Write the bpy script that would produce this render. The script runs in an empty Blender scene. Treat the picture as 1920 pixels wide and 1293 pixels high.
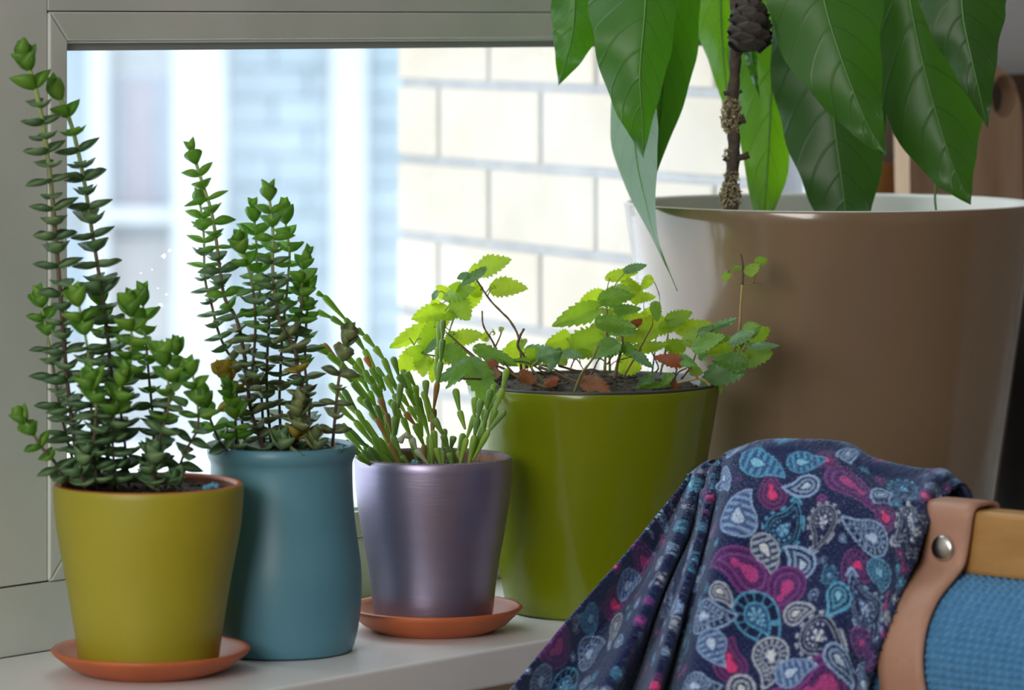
import bpy, bmesh, math, random
import numpy as np
from mathutils import Vector, Matrix, noise as mnoise

# ------------------------------------------------------------------ camera, world, lights, exposure
F, HZ, H = 7500.0, 40.0, 0.433          # focal length (px of a 1920 frame), horizon row, eye height above the sill
sc = bpy.context.scene
col = sc.collection
cam_d = bpy.data.cameras.new('camera')
cam = bpy.data.objects.new('camera', cam_d); col.objects.link(cam)
cam.location = (0, 0, H); cam.rotation_euler = (math.pi / 2, 0, 0)
cam_d.sensor_width = 36.0; cam_d.lens = 36.0 * F / 1920.0
cam_d.shift_y = -(646.5 - HZ) / 1920.0
cam_d.clip_start = 0.05; cam_d.clip_end = 200
cam_d.dof.use_dof = True; cam_d.dof.focus_distance = 2.86; cam_d.dof.aperture_fstop = 7.5
sc.camera = cam

world = bpy.data.worlds.new('overcast_sky'); sc.world = world
world.use_nodes = True
bg = world.node_tree.nodes['Background']
bg.inputs[0].default_value = (0.86, 0.94, 1.0, 1); bg.inputs[1].default_value = 3.15

sc.view_settings.view_transform = 'Standard'; sc.view_settings.look = 'None'
sc.view_settings.exposure = 0.2; sc.view_settings.gamma = 1.0
sc.view_settings.use_curve_mapping = False
sc.cycles.max_bounces = 6; sc.cycles.diffuse_bounces = 4; sc.cycles.glossy_bounces = 3; sc.cycles.transmission_bounces = 4
sc.cycles.caustics_reflective = False; sc.cycles.caustics_refractive = False

TH = math.radians(41.0)                 # angle between the view axis and the window wall
D = Vector((math.sin(TH), math.cos(TH), 0)); N = Vector((-math.cos(TH), math.sin(TH), 0))
def SN(s, n, z): return D * s + N * n + Vector((0, 0, z))
def P(px, py, Y): return Vector(((px - 960) * Y / F, Y, H - (py - HZ) * Y / F))

def area(name, loc, target, sx, sy, power, color):
    l = bpy.data.lights.new(name, 'AREA'); l.shape = 'RECTANGLE'; l.size = sx; l.size_y = sy
    l.energy = power; l.color = color
    o = bpy.data.objects.new(name, l); col.objects.link(o); o.location = loc
    o.rotation_euler = (Vector(target) - Vector(loc)).to_track_quat('-Z', 'Y').to_euler()
    return o
# added fill light for the fronts of the pots, behind and left of the camera
area('room_fill_light', SN(-0.93, 0.85, 0.85), SN(1.9, 1.2, 0.3), 1.5, 1.3, 54.0, (1.0, 0.98, 0.95))

rnd = random.Random(7)
npr = np.random.RandomState(5)

# ------------------------------------------------------------------ helpers
WPOS = {}
def wpos(o): return WPOS.get(o.name, Vector((0, 0, 0))) if o else Vector((0, 0, 0))
def empty(name, loc, **kw):
    o = bpy.data.objects.new(name, None); col.objects.link(o); o.location = loc; o.empty_display_size = 0.02
    WPOS[o.name] = Vector(loc); tag(o, **kw); return o
def tag(o, label=None, cat=None, group=None, kind=None):
    if label: o['label'] = label
    if cat: o['category'] = cat
    if group: o['group'] = group
    if kind: o['kind'] = kind
    return o
def newmesh(name, verts, faces, mat, smooth=True):
    me = bpy.data.meshes.new(name); me.from_pydata([tuple(v) for v in verts], [], faces); me.update()
    if smooth: me.polygons.foreach_set('use_smooth', [True] * len(me.polygons))
    if mat: me.materials.append(mat)
    return me
def link(name, me, parent=None, origin=None):
    o = bpy.data.objects.new(name, me); col.objects.link(o)
    if origin is None: origin = Vector((0, 0, 0))
    WPOS[o.name] = Vector(origin)
    if parent: o.parent = parent; o.location = Vector(origin) - wpos(parent)
    else: o.location = origin
    return o
def obj(name, verts, faces, mat, parent=None, smooth=True, origin=None):
    verts = [Vector(v) for v in verts]
    if origin is None:
        if parent is None:
            origin = sum(verts, Vector()) / len(verts); origin.z = min(v.z for v in verts)
        else: origin = sum(verts, Vector()) / len(verts)
    me = newmesh(name, [v - origin for v in verts], faces, mat, smooth)
    return link(name, me, parent, origin)
def inst(name, me, M, parent):
    o = bpy.data.objects.new(name, me); col.objects.link(o); o.parent = parent
    WPOS[o.name] = M.to_translation()
    o.matrix_basis = Matrix.Translation(-wpos(parent)) @ M
    return o
BOXF = [(0, 1, 3, 2), (4, 6, 7, 5), (0, 4, 5, 1), (2, 3, 7, 6), (0, 2, 6, 4), (1, 5, 7, 3)]
def boxv(s0, s1, n0, n1, z0, z1, fn=None):
    fn = fn or SN
    return [fn(s, n, z) for s in (s0, s1) for n in (n0, n1) for z in (z0, z1)]
def bevel(o, w=0.002, seg=2):
    m = o.modifiers.new('bevel', 'BEVEL'); m.width = w; m.segments = seg; m.limit_method = 'ANGLE'
    m.harden_normals = False
    return o
def box(name, s0, s1, n0, n1, z0, z1, mat, parent=None, bev=0.0, fn=None):
    o = obj(name, boxv(s0, s1, n0, n1, z0, z1, fn), BOXF, mat, parent, smooth=False)
    bm = bmesh.new(); bm.from_mesh(o.data); bmesh.ops.recalc_face_normals(bm, faces=bm.faces); bm.to_mesh(o.data); bm.free()
    if bev: bevel(o, bev)
    return o
def fixn(o):
    bm = bmesh.new(); bm.from_mesh(o.data); bmesh.ops.recalc_face_normals(bm, faces=bm.faces); bm.to_mesh(o.data); bm.free()
    return o
def catmull(pts, n):
    pts = [Vector(p) for p in pts]
    if len(pts) == 2: return [pts[0].lerp(pts[1], i / n) for i in range(n + 1)]
    e = [pts[0] * 2 - pts[1]] + pts + [pts[-1] * 2 - pts[-2]]
    out = []; m = len(pts) - 1
    for i in range(n + 1):
        t = i / n * m; k = min(int(t), m - 1); t -= k
        a, b, c, d = e[k:k + 4]
        out.append(0.5 * ((2 * b) + (c - a) * t + (2 * a - 5 * b + 4 * c - d) * t * t + (3 * b - a - 3 * c + d) * t ** 3))
    return out
def frame(t):
    t = t.normalized(); a = Vector((0, -1, 0)) if abs(t.y) < 0.9 else Vector((1, 0, 0))
    u = (a - t * a.dot(t)).normalized(); return u, t.cross(u)
def tubegeo(pts, rad, sides=6, jitter=0.0):
    V = []; Fc = []
    n = len(pts)
    for i, p in enumerate(pts):
        t = pts[min(i + 1, n - 1)] - pts[max(i - 1, 0)]
        u, v = frame(t); r = rad(i / (n - 1)) if callable(rad) else rad
        for k in range(sides):
            a = 2 * math.pi * k / sides; rr = r * (1 + jitter * rnd.uniform(-1, 1))
            V.append(p + u * (math.cos(a) * rr) + v * (math.sin(a) * rr))
    for i in range(n - 1):
        for k in range(sides):
            a = i * sides + k; b = i * sides + (k + 1) % sides
            Fc.append((a, b, b + sides, a + sides))
    Fc.append(tuple(range(sides))[::-1]); Fc.append(tuple(range((n - 1) * sides, n * sides)))
    return V, Fc
def tube(name, pts, rad, mat, parent=None, sides=6, n=None, jitter=0.0, origin=None):
    pp = catmull(pts, n or max(4, 3 * len(pts)))
    V, Fc = tubegeo(pp, rad, sides, jitter)
    return obj(name, V, Fc, mat, parent, origin=origin)
def lathe(name, prof, c, mat, parent=None, seg=72, close=True):
    """prof: list of (r, z) going round the section; revolved about the vertical axis through c"""
    V = []; Fc = []; n = len(prof)
    for r, z in prof:
        for k in range(seg):
            a = 2 * math.pi * k / seg
            V.append(Vector((c.x + r * math.cos(a), c.y + r * math.sin(a), c.z + z)))
    m = n if close else n - 1
    for i in range(m):
        j = (i + 1) % n
        for k in range(seg):
            q = (k + 1) % seg
            Fc.append((i * seg + k, i * seg + q, j * seg + q, j * seg + k))
    return obj(name, V, Fc, mat, parent, origin=c.copy())

# ------------------------------------------------------------------ materials
def nt(m):
    m.use_nodes = True; t = m.node_tree; t.nodes.clear(); return t
def M(name, c, rough=0.5, c2=None, ns=20.0, bump=0.0, bs=80.0, tr=0.0, tc=None, orand=0.0, coat=0.0, metal=0.0,
      spec=0.5, sheen=0.0, stretch=None, gen=False, detail=4.0, lo=0.35, hi=0.65):
    m = bpy.data.materials.new(name); t = nt(m); L = t.links; nd = t.nodes.new
    out = nd('ShaderNodeOutputMaterial'); p = nd('ShaderNodeBsdfPrincipled')
    p.inputs['Roughness'].default_value = rough; p.inputs['Metallic'].default_value = metal
    p.inputs['Specular IOR Level'].default_value = spec
    p.inputs['Coat Weight'].default_value = coat; p.inputs['Coat Roughness'].default_value = 0.08
    p.inputs['Sheen Weight'].default_value = sheen
    rgb = nd('ShaderNodeRGB'); rgb.outputs[0].default_value = (*c, 1); cs = rgb.outputs[0]
    tcn = nd('ShaderNodeTexCoord'); co = tcn.outputs['Generated' if gen else 'Object']
    if stretch:
        mp = nd('ShaderNodeMapping'); mp.inputs['Scale'].default_value = stretch; L.new(co, mp.inputs[0]); co = mp.outputs[0]
    if c2:
        nz = nd('ShaderNodeTexNoise'); nz.inputs['Scale'].default_value = ns; nz.inputs['Detail'].default_value = detail
        L.new(co, nz.inputs['Vector'])
        rp = nd('ShaderNodeMapRange'); rp.inputs[1].default_value = lo; rp.inputs[2].default_value = hi
        L.new(nz.outputs[0], rp.inputs[0])
        mx = nd('ShaderNodeMix'); mx.data_type = 'RGBA'; L.new(rp.outputs[0], mx.inputs[0]); L.new(cs, mx.inputs[6])
        mx.inputs[7].default_value = (*c2, 1); cs = mx.outputs[2]
    if orand:
        oi = nd('ShaderNodeObjectInfo'); rp = nd('ShaderNodeMapRange'); rp.inputs[3].default_value = 1 - orand; rp.inputs[4].default_value = 1 + orand
        L.new(oi.outputs['Random'], rp.inputs[0])
        hs = nd('ShaderNodeHueSaturation'); L.new(rp.outputs[0], hs.inputs['Value']); L.new(cs, hs.inputs['Color'])
        r2 = nd('ShaderNodeMapRange'); r2.inputs[3].default_value = 0.5 + orand * 0.08; r2.inputs[4].default_value = 0.5 - orand * 0.08
        L.new(oi.outputs['Random'], r2.inputs[0]); L.new(r2.outputs[0], hs.inputs['Hue']); cs = hs.outputs[0]
    L.new(cs, p.inputs['Base Color'])
    if bump:
        nz = nd('ShaderNodeTexNoise'); nz.inputs['Scale'].default_value = bs; nz.inputs['Detail'].default_value = 5; L.new(co, nz.inputs['Vector'])
        b = nd('ShaderNodeBump'); b.inputs['Strength'].default_value = bump; b.inputs['Distance'].default_value = 0.002
        L.new(nz.outputs[0], b.inputs['Height']); L.new(b.outputs[0], p.inputs['Normal'])
    sh = p.outputs[0]
    if tr:
        tn = nd('ShaderNodeBsdfTranslucent')
        if tc:
            mm = nd('ShaderNodeMix'); mm.data_type = 'RGBA'; mm.blend_type = 'MIX'; mm.inputs[0].default_value = 0.75
            L.new(cs, mm.inputs[6]); mm.inputs[7].default_value = (*tc, 1); L.new(mm.outputs[2], tn.inputs[0])
        else: L.new(cs, tn.inputs[0])
        ms = nd('ShaderNodeMixShader'); ms.inputs[0].default_value = tr; L.new(sh, ms.inputs[1]); L.new(tn.outputs[0], ms.inputs[2]); sh = ms.outputs[0]
    L.new(sh, out.inputs[0])
    return m

m_frame = M('painted_frame', (0.66, 0.67, 0.63), 0.42, (0.58, 0.60, 0.56), 9, 0.05, 60)
m_sill = M('painted_sill', (0.82, 0.82, 0.81), 0.4, (0.76, 0.76, 0.75), 6, 0.06, 90)
m_wall = M('room_plaster', (0.72, 0.75, 0.78), 0.9, (0.67, 0.70, 0.73), 4, 0.1, 120)
m_roomwall = M('room_warm_wall', (0.55, 0.48, 0.41), 0.9, (0.50, 0.44, 0.37), 3)
m_floor = M('wood_floor', (0.30, 0.18, 0.09), 0.5, (0.20, 0.11, 0.05), 3, stretch=(1, 8, 1))
m_dark = M('dark_gap', (0.10, 0.09, 0.07), 0.9)
m_seal = M('glazing_seal', (0.30, 0.31, 0.31), 0.6)
m_bead = M('glazing_bead', (0.72, 0.73, 0.70), 0.35)
m_brick = M('tan_brick', (0.44, 0.365, 0.285), 0.85, (0.40, 0.33, 0.255), 10, 0.3, 60, orand=0.05)
m_mortar = M('grey_mortar', (0.30, 0.285, 0.28), 0.95, (0.24, 0.235, 0.24), 40, 0.5, 90)
m_fbrick = M('pale_blue_brick', (0.27, 0.33, 0.375), 0.9, (0.24, 0.30, 0.35), 5, orand=0.06)
m_fwhite = M('white_facade', (0.43, 0.45, 0.47), 0.9, (0.40, 0.42, 0.44), 2)
m_fmortar = M('far_mortar', (0.22, 0.275, 0.32), 0.9)
m_fpane = M('far_window_pane', (0.20, 0.23, 0.29), 0.3, (0.22, 0.25, 0.31), 2)
m_fcurt = M('maroon_curtain', (0.26, 0.225, 0.265), 0.8)
m_fpanel = M('brownish_panel', (0.32, 0.295, 0.29), 0.9, (0.37, 0.36, 0.36), 3)
m_snow = M('snow', (0.90, 0.92, 0.95), 0.8, (0.84, 0.87, 0.92), 3)

# dusty window glass
m_glass = bpy.data.materials.new('dusty_glass'); t = nt(m_glass); L = t.links; nd = t.nodes.new
out = nd('ShaderNodeOutputMaterial'); trn = nd('ShaderNodeBsdfTransparent'); trn.inputs[0].default_value = (0.97, 0.985, 0.98, 1)
gl = nd('ShaderNodeBsdfGlossy'); gl.inputs['Roughness'].default_value = 0.02
fr = nd('ShaderNodeValue'); fr.outputs[0].default_value = 0.04
mx = nd('ShaderNodeMixShader'); L.new(fr.outputs[0], mx.inputs[0]); L.new(trn.outputs[0], mx.inputs[1]); L.new(gl.outputs[0], mx.inputs[2])
dust = nd('ShaderNodeBsdfTranslucent'); dust.inputs[0].default_value = (0.86, 0.92, 1.0, 1)
tcn = nd('ShaderNodeTexCoord')
n1 = nd('ShaderNodeTexNoise'); n1.inputs['Scale'].default_value = 7; n1.inputs['Detail'].default_value = 6; L.new(tcn.outputs['Object'], n1.inputs['Vector'])
n2 = nd('ShaderNodeTexNoise'); n2.inputs['Scale'].default_value = 260; n2.inputs['Detail'].default_value = 3; L.new(tcn.outputs['Object'], n2.inputs['Vector'])
r1 = nd('ShaderNodeMapRange'); r1.inputs[1].default_value = 0.35; r1.inputs[2].default_value = 0.75; r1.inputs[3].default_value = 0.03; r1.inputs[4].default_value = 0.10
L.new(n1.outputs[0], r1.inputs[0])
r2 = nd('ShaderNodeMapRange'); r2.inputs[1].default_value = 0.64; r2.inputs[2].default_value = 0.80; r2.inputs[3].default_value = 0.0; r2.inputs[4].default_value = 0.015
L.new(n2.outputs[0], r2.inputs[0])
ad = nd('ShaderNodeMath'); ad.operation = 'ADD'; L.new(r1.outputs[0], ad.inputs[0]); L.new(r2.outputs[0], ad.inputs[1])
m2 = nd('ShaderNodeMixShader'); L.new(ad.outputs[0], m2.inputs[0]); L.new(mx.outputs[0], m2.inputs[1]); L.new(dust.outputs[0], m2.inputs[2])
L.new(m2.outputs[0], out.inputs[0])

# ------------------------------------------------------------------ the room and its window
WN = 2.048                                    # plane of the window's inner face
S0, S1 = 1.80, 2.865                          # opening along the wall
ZT, ZW = 0.4396, 1.45
st = lambda o: tag(o, kind='structure')
w = empty('wall_window', SN(0, WN, -0.85)); st(w)
box('wall_panel', -1.0, S0, WN, WN + 0.07, -0.85, 1.75, m_wall, w)
box('wall_panel', S1, 4.6, WN, WN + 0.07, -0.85, 1.75, m_wall, w)
box('wall_panel', S0, S1, WN, WN + 0.07, -0.85, -0.001, m_wall, w)
box('wall_panel', S0, S1, WN, WN + 0.07, ZW, 1.75, m_wall, w)
st(box('wall_left', -1.1, -1.0, -2.2, WN + 0.07, -0.85, 1.75, m_roomwall))
st(box('wall_right', 4.6, 4.7, -2.2, WN + 0.07, -0.85, 1.75, m_roomwall))
st(box('wall_back', -1.1, 4.7, -2.3, -2.2, -0.85, 1.75, m_roomwall))
st(box('floor', -1.1, 4.7, -2.3, WN + 0.07, -0.95, -0.85, m_floor))
st(box('ceiling', -1.1, 4.7, -2.3, WN + 0.07, 1.75, 1.85, m_wall))
# unseen frame added round the fill light behind the camera
w2 = empty('fill_light_frame', SN(-1.0, 0.85, 0.2)); st(w2)
for a, b, c, d in ((0.02, 0.08, 0.16, 1.54), (1.62, 1.68, 0.16, 1.54), (0.02, 1.68, 0.10, 0.16), (0.02, 1.68, 1.54, 1.60)):
    box('frame_member', -1.0, -0.95, a, b, c, d, m_frame, w2)

sill = obj('trim_1', boxv(0.9, 3.9, 1.822, WN, -0.027, 0) + boxv(2.30, 3.9, 1.60, 1.822, -0.027, 0),
           BOXF + [tuple(i + 8 for i in f) for f in BOXF], m_sill, None, smooth=False)
st(fixn(sill)); bevel(sill, 0.0025, 3); sill['label'] = 'white painted window sill board with a squared front edge'
# apron below the sill
st(box('wall_apron', 0.9, 3.9, 1.90, WN, -0.85, -0.0275, m_roomwall))

win = empty('window_1', SN(2.3, WN, 0)); st(win)
g = 0.0006
SL = 1.869
box('frame_stile', S0, SL - g, WN, WN + 0.06, 0.0476 + g, ZT + 0.10, m_frame, win, 0.0008)
box('frame_bottom_rail', S0, S1, WN, WN + 0.06, 0.0, 0.0476 - g, m_frame, win, 0.0008)
box('frame_transom', SL, S1, WN, WN + 0.06, ZT + g, 0.50, m_frame, win, 0.0008)
box('frame_stile', 2.817, S1, WN, WN + 0.06, 0.0476 + g, ZT - g, m_frame, win, 0.0008)
box('light_leak_block', S0, S1, WN + 0.012, WN + 0.05, 0.04, 0.055, m_dark, win)  # added dark strips keep daylight from leaking through the frame gaps
box('light_leak_block', S0, S1, WN + 0.012, WN + 0.05, ZT - 0.008, ZT + 0.008, m_dark, win)
box('light_leak_block', SL - 0.008, SL + 0.008, WN + 0.012, WN + 0.05, 0.04, ZT + 0.12, m_dark, win)
box('frame_stile', SL, SL + 0.02, WN, WN + 0.06, 0.50, ZW, m_frame, win, 0.001)
box('frame_stile', S1 - 0.06, S1, WN, WN + 0.06, 0.50, ZW, m_frame, win, 0.001)
box('frame_stile', S0, SL - g, WN, WN + 0.06, ZT + 0.10 + g, ZW, m_frame, win, 0.001)
box('frame_top_rail', SL, S1, WN, WN + 0.06, ZW - 0.05, ZW, m_frame, win, 0.001)
# mitred sash: four members
a0, a1, z0, z1 = SL, 2.817 - g, 0.0476, ZT
wq = 0.0165; wt = 0.0196
i0, i1, y0, y1 = a0 + wq, a1 - wq, z0 + wt, z1 - wt
def member(name, quad, n0, n1, mat, bev=0.0012):
    V = [SN(s, n, z) for n in (n0, n1) for s, z in quad]
    Fc = [(0, 1, 2, 3), (7, 6, 5, 4)] + [(i, (i + 4), (i + 1) % 4 + 4, (i + 1) % 4) for i in range(4)]
    o = obj(name, V, Fc, mat, win, smooth=False); fixn(o); bevel(o, bev); return o
e = 0.0004
member('sash_stile', [(a0, z0 + e), (i0, y0 + e), (i0, y1 - e), (a0, z1 - e)], WN - 0.002, WN + 0.05, m_frame)
member('sash_stile', [(a1, z0 + e), (i1, y0 + e), (i1, y1 - e), (a1, z1 - e)], WN - 0.002, WN + 0.05, m_frame)
member('sash_rail', [(a0 + e, z0), (a1 - e, z0), (i1 - e, y0), (i0 + e, y0)], WN - 0.002, WN + 0.05, m_frame)
member('sash_rail', [(a0 + e, z1), (a1 - e, z1), (i1 - e, y1), (i0 + e, y1)], WN - 0.002, WN + 0.05, m_frame)
box('glazing_bead', i0, i1, WN + 0.002, WN + 0.02, y1 - 0.0022, y1 + 0.001, m_bead, win, 0.0006)
box('glazing_bead', i0, i1, WN + 0.004, WN + 0.02, y0 - 0.001, y0 + 0.0025, m_bead, win, 0.0006)
box('glazing_seal', i0, i1, WN + 0.006, WN + 0.024, y1 - 0.0074, y1 - 0.0022, m_seal, win)
box('glazing_seal', i0 - 0.001, i0 + 0.0008, WN + 0.006, WN + 0.024, y0, y1, m_seal, win)
pane = box('pane', i0 - 0.002, i1 + 0.002, WN + 0.0225, WN + 0.0235, y0 - 0.002, y1 + 0.002, m_glass, win)
box('pane', SL + 0.02, S1 - 0.06, WN + 0.0225, WN + 0.0235, 0.50, ZW - 0.05, m_glass, win)
# chips of dirt stuck on the pane
m_chip = M('dried_splash', (0.85, 0.88, 0.90), 0.7, tr=0.9)
for px, py, r in ((307, 480, 6), (301, 571, 5), (312, 552, 3), (318, 470, 4), (285, 505, 2), (264, 512, 2), (296, 540, 2)):
    k = (px - 960) / F; Y = (WN + 0.0222) / (N.y + N.x * k); c0 = P(px, py, Y)
    V = [c0]; q = 9
    for j in range(q):
        a = 2 * math.pi * j / q; rr = r * Y / F * rnd.uniform(0.6, 1.2)
        V.append(c0 + D * math.cos(a) * rr * 1.3 + Vector((0, 0, math.sin(a) * rr)))
    V += [v - N * 0.0003 for v in V]
    Fc = [(0, 1 + (j + 1) % q, 1 + j) for j in range(q)] + [(q + 1, q + 2 + j, q + 2 + (j + 1) % q) for j in range(q)] + \
         [(1 + j, 1 + (j + 1) % q, q + 2 + (j + 1) % q, q + 2 + j) for j in range(q)]
    obj('dirt_speck', V, Fc, m_chip, win, smooth=False)

# ------------------------------------------------------------------ outside
gm = obj('ground', [(-14, 2.7, -0.62), (8, 2.7, -0.62), (8, 26, -0.62), (-14, 26, -0.62), (-14, 2.7, -0.8), (8, 2.7, -0.8), (8, 26, -0.8), (-14, 26, -0.8)],
         [(0, 1, 2, 3), (7, 6, 5, 4), (0, 4, 5, 1), (1, 5, 6, 2), (2, 6, 7, 3), (3, 7, 4, 0)], m_snow, smooth=False)
st(gm)
os_ = st(box('trim_2', S0, S1, WN + 0.062, WN + 0.24, 0.0, 0.03, m_snow)); os_['label'] = 'snowy outer window ledge beyond the glass'

# brick return wall that meets the window on its right
BC = Vector((-0.119, 4.15, 0)); BD = Vector((0.454, -0.891, 0)); BN = Vector((0.891, 0.454, 0))
def BW(t, n, z): return BC + BD * t + BN * n + Vector((0, 0, z))
bw = empty('wall_outside', BW(0.3, 0, -0.62)); st(bw)
_q = [(0.004, 0.004), (0.72, 0.004), (0.72, 0.03), (0.50, 0.20), (0.004, 0.20)]
fixn(obj('mortar', [BW(t_, b_, z_) for z_ in (-0.62, 1.6) for t_, b_ in _q], [(0, 1, 2, 3, 4), (9, 8, 7, 6, 5)] + [(i, (i + 1) % 5, (i + 1) % 5 + 5, i + 5) for i in range(5)], m_mortar, bw, smooth=False))
CH, BL, JT = 0.0786, 0.225, 0.0085
brick_me = {}
def brick(t0, t1, zc):
    key = round(t1 - t0, 3)
    if key not in brick_me:
        L_ = t1 - t0; V = []
        for n_, ins in ((0.0, 0.0018), (0.0018, 0.0), (0.03, 0.0)):
            for tt, zz in ((ins, ins), (L_ - ins, ins), (L_ - ins, CH - JT - ins), (ins, CH - JT - ins)):
                V.append(BD * tt + BN * n_ + Vector((0, 0, zz)))
        Fc = [(0, 3, 2, 1)] + [(r * 4 + i, r * 4 + (i + 1) % 4, r * 4 + 4 + (i + 1) % 4, r * 4 + 4 + i) for r in (0, 1) for i in range(4)] + [(8, 9, 10, 11)]
        brick_me[key] = newmesh('brick', V, Fc, m_brick, False)
    o = inst('brick', brick_me[key], Matrix.Translation(BW(t0, rnd.uniform(-0.0012, 0.0012), zc)), bw)
    return o
zj = H - (155 - HZ) * 4.15 / F
for c in range(-12, 16):
    zc = zj + c * CH + JT / 2
    off = (0.21 if c % 2 == 0 else 0.0974)
    t0 = off - BL * 2
    while t0 < 0.72:
        u0, u1 = max(t0 + JT / 2, 0.0), min(t0 + BL - JT / 2, 0.725)
        if u1 - u0 > 0.02: brick(u0, u1, zc)
        t0 += BL

# far facade across the yard
FY = 10.0
def FP(x, dy, y): return P(x, y, FY) + Vector((0, dy, 0))
fac = empty('apartment_building', P(400, 846, FY), label='pale blue brick apartment block across the snowy yard', cat='building')
def fbox(name, x0, x1, y0, y1, d0, d1, mat, parent=fac, bev=0):
    return box(name, x0, x1, d0, d1, y1, y0, mat, parent, bev, fn=FP)
fbox('wall', -2600, 1300, -3200, 846, 0.0, 0.4, m_fwhite)
fbox('pilaster', 172, 210, -600, 846, -0.10, -0.001, m_fwhite); fbox('pilaster', 332, 428, -600, 846, -0.14, -0.001, m_fwhite)
fbox('pilaster', 622, 690, -600, 846, -0.06, -0.001, m_fwhite)
fbox('mortar_field', 428, 622, -600, 846, -0.008, -0.001, m_fmortar); fbox('mortar_field', 690, 1290, -600, 846, -0.008, -0.001, m_fmortar)
fbox('side_panel', 60, 171, -600, 400, -0.03, -0.001, m_fbrick)
rows = [(237 + 55 * k) for k in range(-8, 12)]
fb = {}
for ri, y in enumerate(rows):
    for x0_, x1_ in ((428, 622), (690, 860)):
        x = x0_ - (85 if ri % 2 else 20)
        while x < x1_:
            a_, b_ = max(x + 4, x0_ + 2), min(x + 165, x1_ - 2)
            if b_ - a_ > 12:
                key = (round(b_ - a_), x0_)
                if key not in fb:
                    V = [Vector((xx * FY / F, dd, -zz * FY / F)) for xx in (0, b_ - a_) for dd in (-0.02, -0.006) for zz in (0, 49)]
                    fb[key] = newmesh('brick', V, BOXF, m_fbrick, False)
                inst('brick', fb[key], Matrix.Translation(FP(a_, 0, y + 3)), fac)
            x += 169
fw = fbox('window', 205, 330, 130, 392, -0.03, -0.001, m_fwhite)
for x0_, x1_ in ((214, 262), (266, 322)):
    fbox('pane', x0_, x1_, 140, 384, -0.036, -0.031, m_fpane, fw)
fbox('curtain', 236, 290, 150, 384, -0.041, -0.0365, m_fcurt, fw)
fbox('window_sill', 200, 334, 386, 412, -0.12, -0.001, m_fwhite)
fbox('panel', 196, 332, 446, 640, -0.03, -0.001, m_fpanel); fbox('panel', 100, 172, 430, 640, -0.03, -0.001, m_fbrick)

# ------------------------------------------------------------------ pots
m_terra = M('terracotta', (0.55, 0.135, 0.04), 0.45, (0.48, 0.115, 0.035), 30, 0.12, 300)
m_terra_in = M('terracotta_inner', (0.36, 0.18, 0.13), 0.9, (0.24, 0.12, 0.09), 60, 0.3, 300)
m_soil = M('potting_soil', (0.045, 0.034, 0.025), 0.95, (0.13, 0.115, 0.09), 260, 0.8, 400, lo=0.5, hi=0.72)
m_gran = M('blue_granule', (0.10, 0.30, 0.42), 0.7)
m_yellow = M('yellow_glaze', (0.38, 0.325, 0.02), 0.45, (0.33, 0.295, 0.018), 14, 0.05, 40)
m_blue = M('blue_glaze', (0.105, 0.275, 0.345), 0.40, (0.095, 0.25, 0.325), 12, 0.03, 60)
m_purple = M('metallic_violet_paint', (0.34, 0.30, 0.43), 0.40, (0.36, 0.32, 0.44), 14, 0.05, 60, metal=0.85, stretch=(1, 1, 9))
m_green = M('lime_plastic', (0.26, 0.31, 0.004), 0.24, (0.24, 0.295, 0.004), 6, tr=0.34, tc=(0.50, 0.62, 0.01), coat=0.4)
m_beige = M('cream_plastic', (0.215, 0.145, 0.088), 0.20, (0.20, 0.137, 0.083), 6, coat=0.5)
m_white_in = M('white_plastic_inner', (0.78, 0.76, 0.70), 0.3)
m_black = M('black_plastic', (0.03, 0.03, 0.03), 0.4)

def px_prof(Y, ybase, prof):
    k = Y / F
    return [(r * k, (ybase - y) * k) for r, y in prof]
def pot(root, c, prof, wall, floor_t, mat, mat_in, seg=96, rimmat=None, fillet=True):
    """prof: outer (r, z) from base to rim. builds the outer wall closed with an inner face"""
    pr = [(max(0.002, prof[0][0] - 0.004), prof[0][1])] + prof
    # smooth outer profile
    pp = catmull([Vector((r, 0, z)) for r, z in prof], 28)
    outer = [(0.001, prof[0][1]), (prof[0][0] - 0.003, prof[0][1])] + [(v.x, v.z + (0.0015 if i == 0 else 0)) for i, v in enumerate(pp)]
    rz = prof[-1][1]
    rim = [(prof[-1][0] - wall * 0.15, rz + wall * 0.35), (prof[-1][0] - wall * 0.5, rz + wall * 0.5), (prof[-1][0] - wall * 0.85, rz + wall * 0.35)]
    inner = [(prof[-1][0] - wall, rz)] + [(v.x - wall, v.z) for v in pp[::-1][3:] if v.z > floor_t + prof[0][1]] + [(0.001, floor_t + prof[0][1])]
    o = lathe('pot', outer + rim[:1], c, mat, root, seg, close=False)
    ri = lathe('rim', rim[:1] + rim[1:] + inner[:1], c, rimmat or mat, o, seg, close=False)
    ii = lathe('inner_wall', inner, c, mat_in, o, seg, close=False)
    return o
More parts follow.
